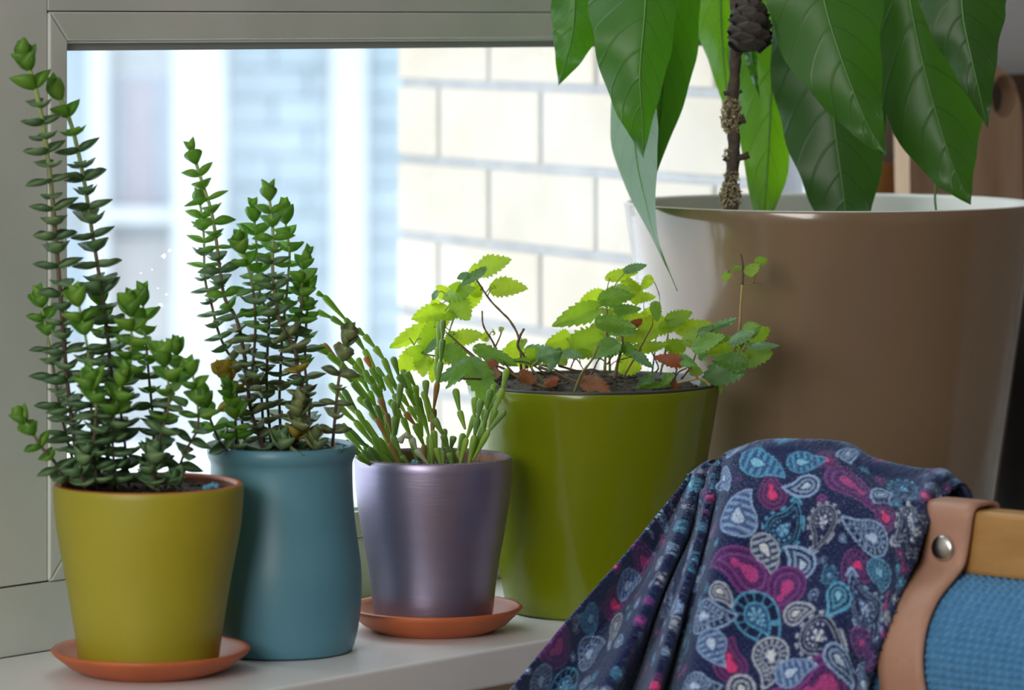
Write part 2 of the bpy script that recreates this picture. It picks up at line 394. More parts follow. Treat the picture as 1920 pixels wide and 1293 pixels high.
def soil(root, c, r, z, amp=0.004, seg=40, rings=14, mat=None, mound=0.0):
    V = []; Fc = []
    for i in range(rings + 1):
        for k in range(seg):
            a = 2 * math.pi * k / seg; rr = r * i / rings
            x = c.x + rr * math.cos(a); y = c.y + rr * math.sin(a)
            h = amp * (mnoise.noise(Vector((x, y, 0.3)) * 160) + 0.6 * mnoise.noise(Vector((x, y, 2.3)) * 420)) + mound * (1 - (i / rings) ** 2)
            V.append(Vector((x, y, c.z + z + h)))
    for i in range(rings):
        for k in range(seg):
            q = (k + 1) % seg
            Fc.append((i * seg + k, i * seg + q, (i + 1) * seg + q, (i + 1) * seg + k))
    o = obj('soil', V, Fc, mat or m_soil, root)
    # loose crumbs, too many to count
    V = []; Fc = []
    for _ in range(160):
        a = rnd.uniform(0, 6.28); rr = r * 0.95 * math.sqrt(rnd.random()); s_ = rnd.uniform(0.0008, 0.0022)
        x, y = c.x + rr * math.cos(a), c.y + rr * math.sin(a); zz = c.z + z + mound * (1 - (rr / r) ** 2) + 0.0005
        b = len(V)
        for d in ((1, 0, 0), (-1, 0, 0), (0, 1, 0), (0, -1, 0), (0, 0, 1), (0, 0, -1)):
            V.append(Vector((x, y, zz)) + Vector(d) * s_ * rnd.uniform(0.6, 1.3))
        for f_ in ((0, 2, 4), (2, 1, 4), (1, 3, 4), (3, 0, 4), (2, 0, 5), (1, 2, 5), (3, 1, 5), (0, 3, 5)): Fc.append(tuple(b + i for i in f_))
    cr = obj('soil_crumbs', V, Fc, m_soil, o); cr['kind'] = 'stuff'
    return o
def saucer(name, c, R, rf, h, label):
    pr = [(0.001, 0), (rf - 0.002, 0), (rf, 0.001), (rf + (R - rf) * 0.45, h * 0.30), (R * 0.97, h * 0.78), (R, h * 0.93), (R - 0.0012, h), (R - 0.0035, h * 0.97),
          (R - 0.006, h * 0.85), (rf + (R - rf) * 0.4, h * 0.48), (rf - 0.004, h * 0.34), (0.001, h * 0.33)]
    o = lathe(name, pr, c, m_terra, None, 96, close=False)
    tag(o, label, 'saucer', 'terracotta saucers'); fixn(o)
    return o

# yellow pot
YY = 2.663; cy = P(283, 1260, YY); cy.z = 0; k = YY / F
saucer('plant_saucer', cy, 187 * k, 125 * k, 47 * k, 'terracotta saucer under the yellow pot')
Yr = empty('potted_succulent', cy + Vector((0, 0, 0.0062)), label='tall stacked-leaf succulent in a yellow glazed pot, leftmost on the sill', cat='potted plant', group='potted succulents on the sill')
yprof = px_prof(YY, 1260, [(130, 1243), (134, 1215), (139, 1180), (152, 1100), (165, 1030), (173, 985), (177, 940), (178, 912)])
cyp = cy + Vector((-0.0015, 0, 0))
pot(Yr, cyp, yprof, 0.0055, 0.01, m_yellow, m_terra_in, rimmat=m_terra)
soil(Yr, cyp, 176 * k - 0.0055, (1260 - 924) * k)
# blue pot
YB = 2.755; cb = P(528, 1219, YB); cb.z = 0; k = YB / F
Br = empty('potted_succulent', cb, label='bushy stacked-leaf succulent in a tall turquoise-blue pot without saucer', cat='potted plant', group='potted succulents on the sill')
bprof = px_prof(YB, 1219, [(129, 1219), (134, 1212), (141, 1190), (148, 1145), (150, 1100), (149, 1060), (143, 1015), (137, 970), (134, 920), (133, 880), (134, 864), (138, 856), (140, 846), (139, 838)])
pot(Br, cb, bprof, 0.005, 0.01, m_blue, m_blue)
soil(Br, cb, 134 * k - 0.004, (1219 - 848) * k)
# violet pot
YP = 2.845; cp = P(815, 1182, YP); cp.z = 0; k = YP / F
saucer('plant_saucer', cp, 165 * k, 112 * k, 48 * k, 'glossy terracotta saucer under the violet pot')
Pr = empty('potted_cactus', cp + Vector((0, 0, 0.0065)), label='jointed stick cactus in a metallic violet pot', cat='potted plant')
pprof = px_prof(YP, 1182, [(108, 1164), (113, 1140), (118, 1090), (126, 1040), (135, 990), (143, 940), (147, 900), (148.5, 862)])
cpp = cp + Vector((-0.001, 0, 0))
pot(Pr, cpp, pprof, 0.006, 0.01, m_purple, m_terra_in, rimmat=M('worn_violet_rim', (0.20, 0.15, 0.17), 0.85, (0.12, 0.09, 0.10), 300, 0.4, 300))
soil(Pr, cpp, 146 * k - 0.006, (1182 - 880) * k)
# lime pot
YG = 2.948; cg = P(1113, 1142, YG); cg.z = 0; k = YG / F
Gr = empty('potted_mint', cg, label='sprawling lemon balm in a lime green plastic pot', cat='potted plant')
gprof = px_prof(YG, 1142, [(163, 1142), (170, 1105), (195, 960), (218, 835), (237, 722)])
pot(Gr, cg, gprof, 0.003, 0.006, m_green, m_green)
kk = k
lathe('inner_pot_rim', [(233.5 * k, (1142 - 722) * k), (235.5 * k, (1142 - 718.5) * k), (235.5 * k, (1142 - 715) * k), (231 * k, (1142 - 714) * k), (228.5 * k, (1142 - 718) * k), (228 * k - .002, (1142 - 740) * k)], cg, m_black, Gr, 96, close=False)
soil(Gr, cg, 230 * k - 0.004, (1142 - 732) * k, amp=0.005, mound=0.009)
# big cream pot
YC = 3.14; cc = P(1557, 1074.6, YC); cc.z = 0; k = YC / F
Cr = empty('potted_avocado', cc, label='large-leaved avocado tree in a big glossy cream-brown pot', cat='potted plant')
cprof = px_prof(YC, 1074.6, [(282, 1074), (292, 1050), (318, 870), (350, 640), (371, 490), (387, 384)])
pot(Cr, cc, cprof, 0.005, 0.01, m_beige, m_white_in, seg=128, rimmat=m_white_in)
soil(Cr, cc, 376 * k - 0.005, (1074.6 - 418) * k, amp=0.006)

# blue fertiliser granules lying on the soil
gr_v, gr_f = [], []
bm = bmesh.new(); bmesh.ops.create_icosphere(bm, subdivisions=1, radius=0.0022); gme = bpy.data.meshes.new('granule'); bm.to_mesh(gme); bm.free(); gme.materials.append(m_gran)
for root, Yc, lst in ((Yr, YY - 0.035, [(392, 912), (399, 909), (406, 911), (385, 914)]), (Pr, YP - 0.03, [(776, 866), (781, 868)]), (Br, YB - 0.03, [(640, 838), (605, 841)])):
    for px, py in lst:
        inst('granule', gme, Matrix.Translation(P(px, py, Yc)), root)

# ------------------------------------------------------------------ succulents
m_ly = M('succulent_young', (0.20, 0.41, 0.06), 0.42, (0.25, 0.47, 0.08), 120, tr=0.50, tc=(0.42, 0.76, 0.07), orand=0.18)
m_lm = M('succulent_mature', (0.13, 0.25, 0.10), 0.45, (0.18, 0.31, 0.14), 120, tr=0.27, tc=(0.28, 0.54, 0.10), orand=0.22)
m_lo = M('succulent_old', (0.17, 0.23, 0.09), 0.45, (0.22, 0.27, 0.11), 120, tr=0.22, tc=(0.40, 0.46, 0.06), orand=0.25)
m_lw = M('succulent_wilting', (0.40, 0.38, 0.06), 0.5, (0.48, 0.30, 0.05), 150, tr=0.45, tc=(0.72, 0.58, 0.04), orand=0.15)
m_ss = bpy.data.materials.new('succulent_stem'); t = nt(m_ss); L = t.links
out = t.nodes.new('ShaderNodeOutputMaterial'); p = t.nodes.new('ShaderNodeBsdfPrincipled'); p.inputs['Roughness'].default_value = 0.6
tcn = t.nodes.new('ShaderNodeTexCoord'); sx = t.nodes.new('ShaderNodeSeparateXYZ'); L.new(tcn.outputs['Generated'], sx.inputs[0])
cr = t.nodes.new('ShaderNodeValToRGB'); L.new(sx.outputs[2], cr.inputs[0])
el = cr.color_ramp.elements
el[0].position = 0.35; el[0].color = (0.075, 0.045, 0.032, 1); el[1].position = 0.85; el[1].color = (0.32, 0.42, 0.13, 1)
x_ = el.new(0.6); x_.color = (0.16, 0.12, 0.06, 1)
L.new(cr.outputs[0], p.inputs['Base Color']); L.new(p.outputs[0], out.inputs[0])

def succ_leaf(cup, curl, wid, mat, thick=0.16):
    NT, NW = 7, 5
    V = []; idx = {}; Fc = []
    def w_(t): return wid * (0.30 + 0.70 * math.sin(min(1.0, t / 0.42) * math.pi / 2)) * (1 - max(0, (t - 0.42) / 0.58) ** 1.7) if t < 1 else 0.0
    for side in (0, 1):
        for i in range(NT + 1):
            t_ = i / NT; w = w_(t_)
            for j in range(NW):
                v = (j / (NW - 1)) * 2 - 1
                if i == NT: key = ('tip',)
                elif j in (0, NW - 1): key = ('e', i, j)
                else: key = (side, i, j)
                if key in idx: continue
                z = cup * v * v * w * 0.9 + curl * t_ * t_
                if side == 1 and key[0] not in ('e', 'tip'): z -= thick * (1 - v * v) * (0.35 + 0.65 * math.sin(math.pi * min(1, t_ + 0.12))) * 0.9
                idx[key] = len(V); V.append(Vector((t_, v * w, z)))
    def g(side, i, j):
        if i == NT: return idx[('tip',)]
        if j in (0, NW - 1): return idx[('e', i, j)]
        return idx[(side, i, j)]
    for side in (0, 1):
        for i in range(NT):
            for j in range(NW - 1):
                q = [g(side, i, j), g(side, i + 1, j), g(side, i + 1, j + 1), g(side, i, j + 1)]
                q2 = []
                for a in q:
                    if a not in q2: q2.append(a)
                Fc.append(tuple(q2 if side == 0 else q2[::-1]))
    me = newmesh('leaf', V, Fc, mat)
    return me
SL_ME = {}
for nm, mt in (('y', m_ly), ('m', m_lm), ('o', m_lo), ('w', m_lw)):
    SL_ME[nm] = [succ_leaf(0.65, 0.08, 0.46, mt), succ_leaf(0.40, 0.05, 0.43, mt), succ_leaf(0.30, -0.10, 0.40, mt)]

def succ_stem(root, pts, Yb, Yt, pitch=23.0, leaf=40.0, az0=None, old=0.0, rtip=5.0, rbase=6.0, shoots=True, tipmat='y', young=0.22):
    """pts: pixel path from the soil to the tip; the stem leans from depth Yb to Yt"""
    n = len(pts)
    w3 = [P(x, y, Yb + (Yt - Yb) * i / (n - 1)) for i, (x, y) in enumerate(pts)]
    cur = catmull(w3, 12 * (n - 1) if n > 2 else 10)
    k = Yb / F
    stem = tube('stem', cur[::3] + ([cur[-1]] if (len(cur) - 1) % 3 else []), lambda t_: (rbase + (rtip - rbase) * t_) * 0.5 * k, m_ss, root, 6, n=max(6, len(cur) // 3))
    acc = [0.0]
    for a, b in zip(cur, cur[1:]): acc.append(acc[-1] + (b - a).length)
    Ltot = acc[-1]; az = az0 if az0 is not None else rnd.uniform(0.2, 1.2)
    s_ = pitch * k * rnd.uniform(0.35, 0.6); node = 0
    while s_ < Ltot + 0.0001:
        i = 0
        while i < len(acc) - 2 and acc[i + 1] < s_: i += 1
        f = (s_ - acc[i]) / max(1e-9, acc[i + 1] - acc[i]); p = cur[i].lerp(cur[i + 1], f); T = (cur[i + 1] - cur[i]).normalized()
        u, v = frame(T)
        fr_ = s_ / Ltot; top = (Ltot - s_) / (pitch * k)      # nodes from the tip
        size = leaf * 1.1 * k * rnd.uniform(0.86, 1.12)
        if top < 0.6: el_ = rnd.uniform(1.05, 1.25); size *= 0.72; var = 0
        elif top < 1.5: el_ = rnd.uniform(0.65, 0.9); size *= 0.95; var = 0
        elif top < 3.0: el_ = rnd.uniform(0.30, 0.55); var = 0
        else: el_ = rnd.uniform(-0.05, 0.28); var = rnd.choice((1, 1, 2, 0))
        if top < 3.2 or fr_ > 1 - young: mk = tipmat
        elif fr_ > 1 - young * 1.7 and rnd.random() < 0.5: mk = 'y'
        elif fr_ < old: mk = 'o' if rnd.random() < 0.75 else 'm'
        else: mk = 'm'
        if mk == 'o' and rnd.random() < 0.06: mk = 'w'
        for sgn in (0, math.pi):
            a = az + sgn + rnd.uniform(-0.16, 0.16); e2 = el_ + rnd.uniform(-0.12, 0.12)
            R_ = (u * math.cos(a) + v * math.sin(a))
            X = (R_ * math.cos(e2) + T * math.sin(e2)).normalized(); Z = (T * math.cos(e2) - R_ * math.sin(e2)).normalized(); Yx = Z.cross(X)
            sz = size * rnd.uniform(0.9, 1.08)
            Mx = Matrix(((X.x * sz, Yx.x * sz, Z.x * sz, p.x), (X.y * sz, Yx.y * sz, Z.y * sz, p.y), (X.z * sz, Yx.z * sz, Z.z * sz, p.z), (0, 0, 0, 1)))
            inst('leaf', SL_ME[mk][var], Mx, stem)
        az += math.pi / 2 + rnd.uniform(-0.12, 0.12); node += 1
        step = pitch * k * (0.45 if top < 1.3 else (1.25 if (top < 5 and Ltot / k > 500 and root is Yr) else 1.0))
        s_ += step
        if Ltot - s_ < 0 and top > 0.45: s_ = Ltot
    return stem

y_ = YY
succ_stem(Yr, [(150, 912), (136, 800), (124, 690), (114, 560), (104, 440), (92, 310), (72, 190), (46, 100)], y_ + .01, y_ + .0, 27, 46, 0.35, rbase=8, rtip=10, young=0.08)
succ_stem(Yr, [(192, 912), (210, 780), (204, 650), (188, 530), (172, 430), (156, 330), (134, 235), (106, 168)], y_ + .03, y_ + .03, 27, 46, 0.9, rbase=7, rtip=9, young=0.08)
succ_stem(Yr, [(148, 905), (118, 790), (100, 690), (86, 610), (72, 552)], y_ + .035, y_ + .03, 27, 42, young=.2)
succ_stem(Yr, [(176, 910), (172, 800), (168, 690), (158, 620), (144, 555)], y_ - .01, y_ - .015, 27, 44, young=.2)
succ_stem(Yr, [(200, 910), (206, 800), (208, 680), (194, 590), (181, 535)], y_ + .04, y_ + .05, 27, 42)
succ_stem(Yr, [(242, 912), (234, 830), (226, 745), (246, 650), (243, 560)], y_ - .0, y_ + .0, 26, 43, young=.3)
succ_stem(Yr, [(272, 908), (288, 820), (279, 705), (272, 620), (267, 556)], y_ + .03, y_ + .04, 27, 42, young=.3)
succ_stem(Yr, [(268, 912), (296, 830), (316, 762), (314, 705), (304, 655)], y_ - .02, y_ - .025, 25, 42, young=.3)
succ_stem(Yr, [(290, 905), (300, 800), (330, 715), (331, 642)], y_ + .02, y_ + .02, 26, 40, young=.3)
succ_stem(Yr, [(324, 905), (348, 845), (371, 800), (368, 735), (357, 688)], y_ - .01, y_ - .02, 26, 40, young=.25)
succ_stem(Yr, [(124, 912), (104, 868), (78, 838), (56, 803), (36, 776)], y_ - .02, y_ - .03, 27, 40, young=.4, rbase=6, rtip=7)
succ_stem(Yr, [(182, 915), (176, 836), (180, 760), (168, 700)], y_ - .035, y_ - .045, 25, 44)
succ_stem(Yr, [(222, 915), (212, 850), (214, 780), (232, 700)], y_ - .03, y_ - .035, 26, 42)
succ_stem(Yr, [(292, 915), (286, 880), (290, 845)], y_ - .04, y_ - .045, 20, 40, tipmat='m')
succ_stem(Yr, [(160, 915), (150, 880), (158, 850)], y_ - .045, y_ - .05, 20, 38, tipmat='m')
succ_stem(Yr, [(338, 912), (330, 895)], y_ - .035, y_ - .04, 15, 34, tipmat='m')

b_ = YB
succ_stem(Br, [(499, 850), (484, 812), (469, 762), (463, 706), (455, 647), (443, 597), (422, 560), (413, 510), (405, 447), (396, 395), (380, 345), (358, 275)], b_ - .015, b_ - .02, 23, 38, 0.4, old=.5, rbase=8, rtip=7, young=.34)
succ_stem(Br, [(495, 848), (493, 794), (484, 720), (434, 670), (411, 626), (397, 572), (384, 520), (382, 440), (374, 372)], b_ + .02, b_ + .02, 23, 36, 1.0, old=.45, young=.2)
succ_stem(Br, [(508, 848), (506, 806), (500, 735), (502, 647), (504, 595), (488, 552), (482, 498), (480, 447), (474, 382)], b_ + .025, b_ + .03, 23.5, 36, 0.2, old=.4, young=.26)
succ_stem(Br, [(553, 848), (557, 785), (566, 735), (558, 690), (552, 652), (526, 606), (515, 550), (511, 498), (512, 447), (509, 404), (504, 362)], b_ - .025, b_ - .025, 23.5, 39, 0.7, old=.5, rbase=10, rtip=6, young=.22)
succ_stem(Br, [(528, 846), (524, 760), (526, 690), (530, 620), (538, 545), (543, 472), (537, 434), (534, 395)], b_ + .035, b_ + .035, 26, 36, old=.3, young=.25)
succ_stem(Br, [(548, 660), (562, 610), (566, 560), (567, 505), (575, 480)], b_ - .0, b_ + .0, 25, 36, young=.4)
succ_stem(Br, [(574, 846), (580, 760), (572, 690), (574, 610), (577, 560), (571, 535)], b_ + .02, b_ + .01, 26, 37, old=.6, young=.35)
succ_stem(Br, [(470, 720), (478, 640), (478, 576), (470, 520), (455, 472), (447, 447)], b_ - .02, b_ - .035, 24, 38, young=.4)
succ_stem(Br, [(622, 848), (626, 805), (631, 750), (637, 700), (651, 641), (657, 620)], b_ - .02, b_ - .025, 27, 36, old=.8, tipmat='o', rbase=7, rtip=6)
succ_stem(Br, [(444, 848), (442, 800), (440, 765), (428, 728)], b_ - .035, b_ - .04, 19, 36, tipmat='y', young=.5)
succ_stem(Br, [(462, 846), (452, 780), (436, 715), (415, 690)], b_ + .0, b_ - .01, 26, 40, tipmat='w', old=.3)
succ_stem(Br, [(428, 846), (412, 828), (392, 780), (378, 742)], b_ - .035, b_ - .05, 23, 36, young=.3)
succ_stem(Br, [(528, 850), (530, 825)], b_ - .04, b_ - .042, 17, 40, tipmat='m')
succ_stem(Br, [(590, 850), (592, 818)], b_ - .04, b_ - .042, 18, 40, tipmat='o')
succ_stem(Br, [(545, 852), (560, 800), (562, 760)], b_ - .035, b_ - .04, 22, 42, tipmat='o', old=1)

# ------------------------------------------------------------------ jointed cactus
def seg_mesh(mat):
    prof = [(0.0, 0.15), (0.05, 0.20), (0.16, 0.25), (0.40, 0.34), (0.66, 0.47), (0.85, 0.50), (0.95, 0.42), (1.0, 0.20)]
    V = []; Fc = []; S = 8
    for t_, r in prof:
        for q in range(S):
            a = 2 * math.pi * q / S; rr = r * (1 + 0.06 * math.cos(4 * a)); V.append(Vector((rr * math.cos(a), rr * math.sin(a), t_)))
    for i in range(len(prof) - 1):
        for q in range(S): Fc.append((i * S + q, i * S + (q + 1) % S, (i + 1) * S + (q + 1) % S, (i + 1) * S + q))
    Fc.append(tuple(range(S))[::-1]); Fc.append(tuple(range((len(prof) - 1) * S, len(prof) * S)))
    return newmesh('stem_segment', V, Fc, mat)
SEG = {'g': seg_mesh(M('cactus_green', (0.25, 0.42, 0.06), 0.45, (0.33, 0.50, 0.10), 3, tr=0.42, tc=(0.52, 0.72, 0.06), orand=0.2)),
       'd': seg_mesh(M('cactus_deep_green', (0.18, 0.33, 0.07), 0.45, (0.24, 0.39, 0.10), 3, tr=0.28, tc=(0.38, 0.58, 0.06), orand=0.15)),
       'b': seg_mesh(M('cactus_woody', (0.34, 0.17, 0.045), 0.7, (0.26, 0.22, 0.06), 4, orand=0.15)),
       'o': seg_mesh(M('cactus_orange', (0.55, 0.17, 0.03), 0.6, (0.40, 0.22, 0.04), 4, orand=0.1)),
       'p': seg_mesh(M('cactus_dry', (0.52, 0.56, 0.38), 0.7, (0.45, 0.48, 0.33), 4, tr=.2))}
def c5(x, y): return (600 + x / 3.592, 540 + y / 3.592)
def chain(pts, mats, y0, y1, w=46):
    n = len(pts) - 1
    for i in range(n):
        Ya = YP + y0 + (y1 - y0) * i / n; Yb2 = YP + y0 + (y1 - y0) * (i + 1) / n
        a = P(*c5(*pts[i]), Ya); b = P(*c5(*pts[i + 1]), Yb2); d = b - a; L_ = d.length
        parts = max(1, int(round(L_ / (YP / F) / 44)))
        for q in range(parts):
            a2 = a.lerp(b, q / parts); u, v = frame(d); T = d.normalized(); l2 = L_ / parts * 1.06
            ww = w / 3.592 * YP / F * rnd.uniform(0.9, 1.12)
            j = (u * rnd.uniform(-1, 1) + v * rnd.uniform(-1, 1)) * 0.0010
            a2 = a2 + j * (1 if q else 0)
            Mx = Matrix(((u.x * ww, v.x * ww, T.x * l2, a2.x), (u.y * ww, v.y * ww, T.y * l2, a2.y), (u.z * ww, v.z * ww, T.z * l2, a2.z), (0, 0, 0, 1)))
            mk = mats[min(i, len(mats) - 1)]
            inst('stem_segment', SEG[mk], Mx, Pr)
CH_ = [([(545, 1195), (470, 1050), (385, 880), (310, 755)], 'bbd', -.03, -.04), ([(520, 1180), (490, 990), (450, 850), (405, 745), (355, 650), (300, 560), (255, 475)], 'bbbggg', -.01, -.0),
       ([(405, 745), (400, 650), (345, 540), (308, 465)], 'ggo', .0, .005), ([(705, 1190), (700, 1060), (640, 920), (575, 840)], 'bgb', -.0, .0),
       ([(575, 840), (500, 720), (440, 600), (380, 540)], 'ggg', .0, .02), ([(720, 930), (640, 800), (590, 680), (530, 590), (492, 470)], 'ggdd', -.01, -.02),
       ([(700, 850), (660, 740), (640, 660), (585, 570)], 'ggg', .01, .0), ([(500, 640), (430, 480), (370, 400), (300, 320), (250, 280)], 'gggg', .02, .03),
       ([(255, 290), (170, 210), (30, 60), (-20, 30)], 'ggg', .03, .03), ([(190, 270), (80, 200), (-15, 160)], 'gg', .02, .025),
       ([(520, 1190), (400, 1020), (300, 900), (170, 760), (70, 650)], 'gggg', .0, .02), ([(490, 1190), (370, 1060), (240, 900), (110, 780)], 'ggg', -.01, .0),
       ([(450, 1190), (330, 1080), (200, 960), (150, 920)], 'ddg', -.02, -.01), ([(400, 1190), (290, 1100), (170, 960)], 'dg', -.03, -.02),
       ([(350, 1195), (260, 1130), (175, 1030)], 'gg', -.035, -.035), ([(530, 1190), (470, 1000), (380, 800), (230, 650), (150, 550)], 'gdgg', .02, .01),
       ([(380, 880), (300, 750), (220, 640)], 'gd', -.03, -.035), ([(330, 740), (200, 590), (130, 500), (0, 390)], 'ggg', .02, .02),
       ([(300, 640), (200, 560), (110, 470), (25, 380)], 'ggo', .03, .04), ([(200, 570), (60, 450), (-20, 400)], 'gg', .01, .01),
       ([(350, 640), (270, 540), (180, 460), (120, 370)], 'ggo', .025, .035), ([(440, 690), (380, 560), (300, 420), (240, 330)], 'ggd', .03, .04),
       ([(755, 1195), (755, 1000), (765, 820), (790, 640)], 'gbb', -.01, .0), ([(790, 640), (782, 520), (795, 400), (805, 235)], 'ggg', .0, .005),
       ([(795, 640), (812, 500), (825, 350), (828, 220)], 'ddd', .0, -.01), ([(890, 1195), (870, 1110), (830, 990), (770, 880), (695, 705)], 'dddg', -.02, -.02),
       ([(815, 1200), (785, 1080), (765, 965)], 'gg', -.035, -.04), ([(830, 1190), (825, 1100), (840, 955)], 'dd', .0, .01),
       ([(940, 1195), (985, 1020), (1040, 860), (1042, 740)], 'ggg', -.02, -.02), ([(978, 950), (940, 830), (912, 685)], 'gg', -.01, .0),
       ([(1000, 1195), (1040, 1000), (1080, 755)], 'gd', -.03, -.03), ([(1010, 1150), (1100, 950), (1150, 690)], 'gd', -.02, -.03),
       ([(1030, 1160), (1130, 970), (1240, 830)], 'gd', -.03, -.04), ([(1140, 950), (1180, 820), (1230, 680), (1258, 550)], 'ggg', -.03, -.04),
       ([(1040, 1120), (1110, 900), (1170, 650)], 'gg', .01, .02), ([(915, 1195), (880, 1080), (900, 1000)], 'dd', -.01, -.01),
       ([(725, 1180), (650, 1090), (620, 1010), (570, 985), (535, 1035)], 'pppp', -.03, -.04), ([(495, 1000), (505, 870), (495, 770)], 'dd', -.04, -.05),
       ([(510, 990), (525, 820), (542, 650)], 'gd', -.035, -.04), ([(600, 1190), (550, 1130), (490, 1000)], 'dd', -.035, -.04),
       ([(735, 1195), (735, 1000), (690, 850), (630, 720)], 'ggg', .0, .01), ([(660, 900), (600, 800), (545, 720), (460, 590)], 'ggg', .02, .03),
       ([(690, 1000), (670, 880), (640, 760), (560, 560)], 'ggg', .015, .02), ([(735, 900), (715, 740), (712, 625)], 'gd', -.02, -.02),
       ([(560, 1190), (500, 1050), (350, 830), (260, 740)], 'ggg', .03, .04), ([(450, 1190), (380, 1130), (300, 1060), (180, 980)], 'ggg', .01, .01),
       ([(960, 1190), (930, 1100), (965, 985)], 'gg', .02, .03), ([(1060, 1060), (1095, 900), (1100, 820)], 'gg', .03, .03)]
CH_ += [([(470, 1190), (360, 1010), (250, 830), (160, 690)], 'ggd', -.025, -.02), ([(500, 1180), (430, 960), (330, 700), (270, 580)], 'ggg', .035, .04), ([(420, 1195), (300, 1140), (200, 1050)], 'gg', .0, .0),
        ([(540, 1190), (450, 930), (400, 700), (330, 600)], 'ggg', .01, .015), ([(660, 1180), (610, 1000), (560, 880), (470, 760)], 'ggg', .03, .035), ([(420, 700), (310, 600), (230, 520), (140, 430)], 'ggg', .005, .01)]
for pts, mts, a, b in CH_: chain(pts, mts, a, b, 42)

# ------------------------------------------------------------------ lemon balm
def mint_leaf(mat, curl=0.10, fold=0.25, seed=0):
    NT, NW = 40, 6; V = []; Fc = []
    for i in range(NT + 1):
        t_ = i / NT
        w = 0.50 * (math.sin(math.pi * t_ ** 0.72) ** 0.68) * (1 - 0.10 * t_) if 0 < t_ < 1 else 0.015
        saw = (t_ * 8 + 0.15 * seed) % 1.0; tooth = 0.34 * (saw - 0.4) * min(1, t_ * 6, (1 - t_) * 6)
        for j in range(-NW // 2, NW // 2 + 1):
            v = j / (NW // 2); e_ = 1 + (tooth if abs(v) == 1 else 0)
            x = t_ - 0.13 * abs(v) * (1 - t_) * (1 if t_ < 0.5 else 2 * (1 - t_)) + (0.02 * (saw - 0.5) if abs(v) == 1 else 0)
            q = ((t_ - 0.22 * abs(v)) * 6) % 1.0
            z = fold * abs(v) * w * 0.5 - curl * t_ * t_ + 0.030 * abs(math.sin(math.pi * q)) * min(1, abs(v) * 2.5) + 0.10 * math.sin(t_ * 6 + seed * 2) * v * w + 0.05 * math.sin(t_ * 11 + seed) * v * v * w
            V.append(Vector((x, v * w * e_, z)))
    W1 = NW + 1
    for i in range(NT):
        for j in range(NW): Fc.append((i * W1 + j, (i + 1) * W1 + j, (i + 1) * W1 + j + 1, i * W1 + j + 1))
    return newmesh('leaf', V, Fc, mat)
def leafmat(name, c, c2, tc, tr, rough=0.5): return M(name, c, rough, c2, 4, 0.4, 14, tr=tr, tc=tc, orand=0.14)
MM = {'b': leafmat('balm_bright', (0.26, 0.43, 0.025), (0.32, 0.49, 0.035), (0.66, 0.84, 0.03), 0.52),  # leaves seen backlit, their brightness put into the colour
      'g': leafmat('balm_green', (0.19, 0.37, 0.03), (0.24, 0.42, 0.04), (0.50, 0.72, 0.02), 0.44),
      'd': leafmat('balm_dark', (0.12, 0.29, 0.04), (0.16, 0.34, 0.06), (0.34, 0.56, 0.03), 0.32, 0.42),
      's': leafmat('balm_silvery', (0.19, 0.35, 0.17), (0.13, 0.29, 0.11), (0.26, 0.46, 0.08), 0.22, 0.35),
      'o': leafmat('balm_withered', (0.33, 0.09, 0.02), (0.16, 0.07, 0.025), (0.55, 0.12, 0.02), 0.3)}
ML = {k_: [mint_leaf(m_, c_, f_, s_) for c_, f_, s_ in ((0.12, 0.3, 1), (0.20, -0.25, 2), (0.05, 0.15, 3))] for k_, m_ in MM.items()}
m_bst = M('balm_stem', (0.10, 0.055, 0.028), 0.7, (0.15, 0.10, 0.04), 60)
m_bsg = M('balm_stem_green', (0.25, 0.32, 0.06), 0.6, (0.2, 0.16, 0.05), 60, tr=.15)
m_bdry = M('balm_dry_stalk', (0.42, 0.32, 0.12), 0.7, (0.26, 0.17, 0.06), 60)
def c6(x, y): return (730 + x / 4.0405, 440 + y / 4.0405)
def c7(x, y): return (1010 + x / 4.0404, 460 + y / 4.0404)
G_SAMPLES = []
def bstem(cf, pts, y0, y1, r=3.2, mat=None, r1=None):
    n = len(pts); w3 = [P(*cf(*p_), YG + y0 + (y1 - y0) * i / (n - 1)) for i, p_ in enumerate(pts)]
    cur = catmull(w3, 5 * n); k_ = YG / F
    V, Fc = tubegeo(cur, lambda t_: (r + ((r1 or r * 0.65) - r) * t_) * 0.5 * k_ * (1.0 + 0.12 * math.sin(t_ * 40)), 6)
    obj('stem', V, Fc, mat or m_bst, Gr); G_SAMPLES.extend(cur)
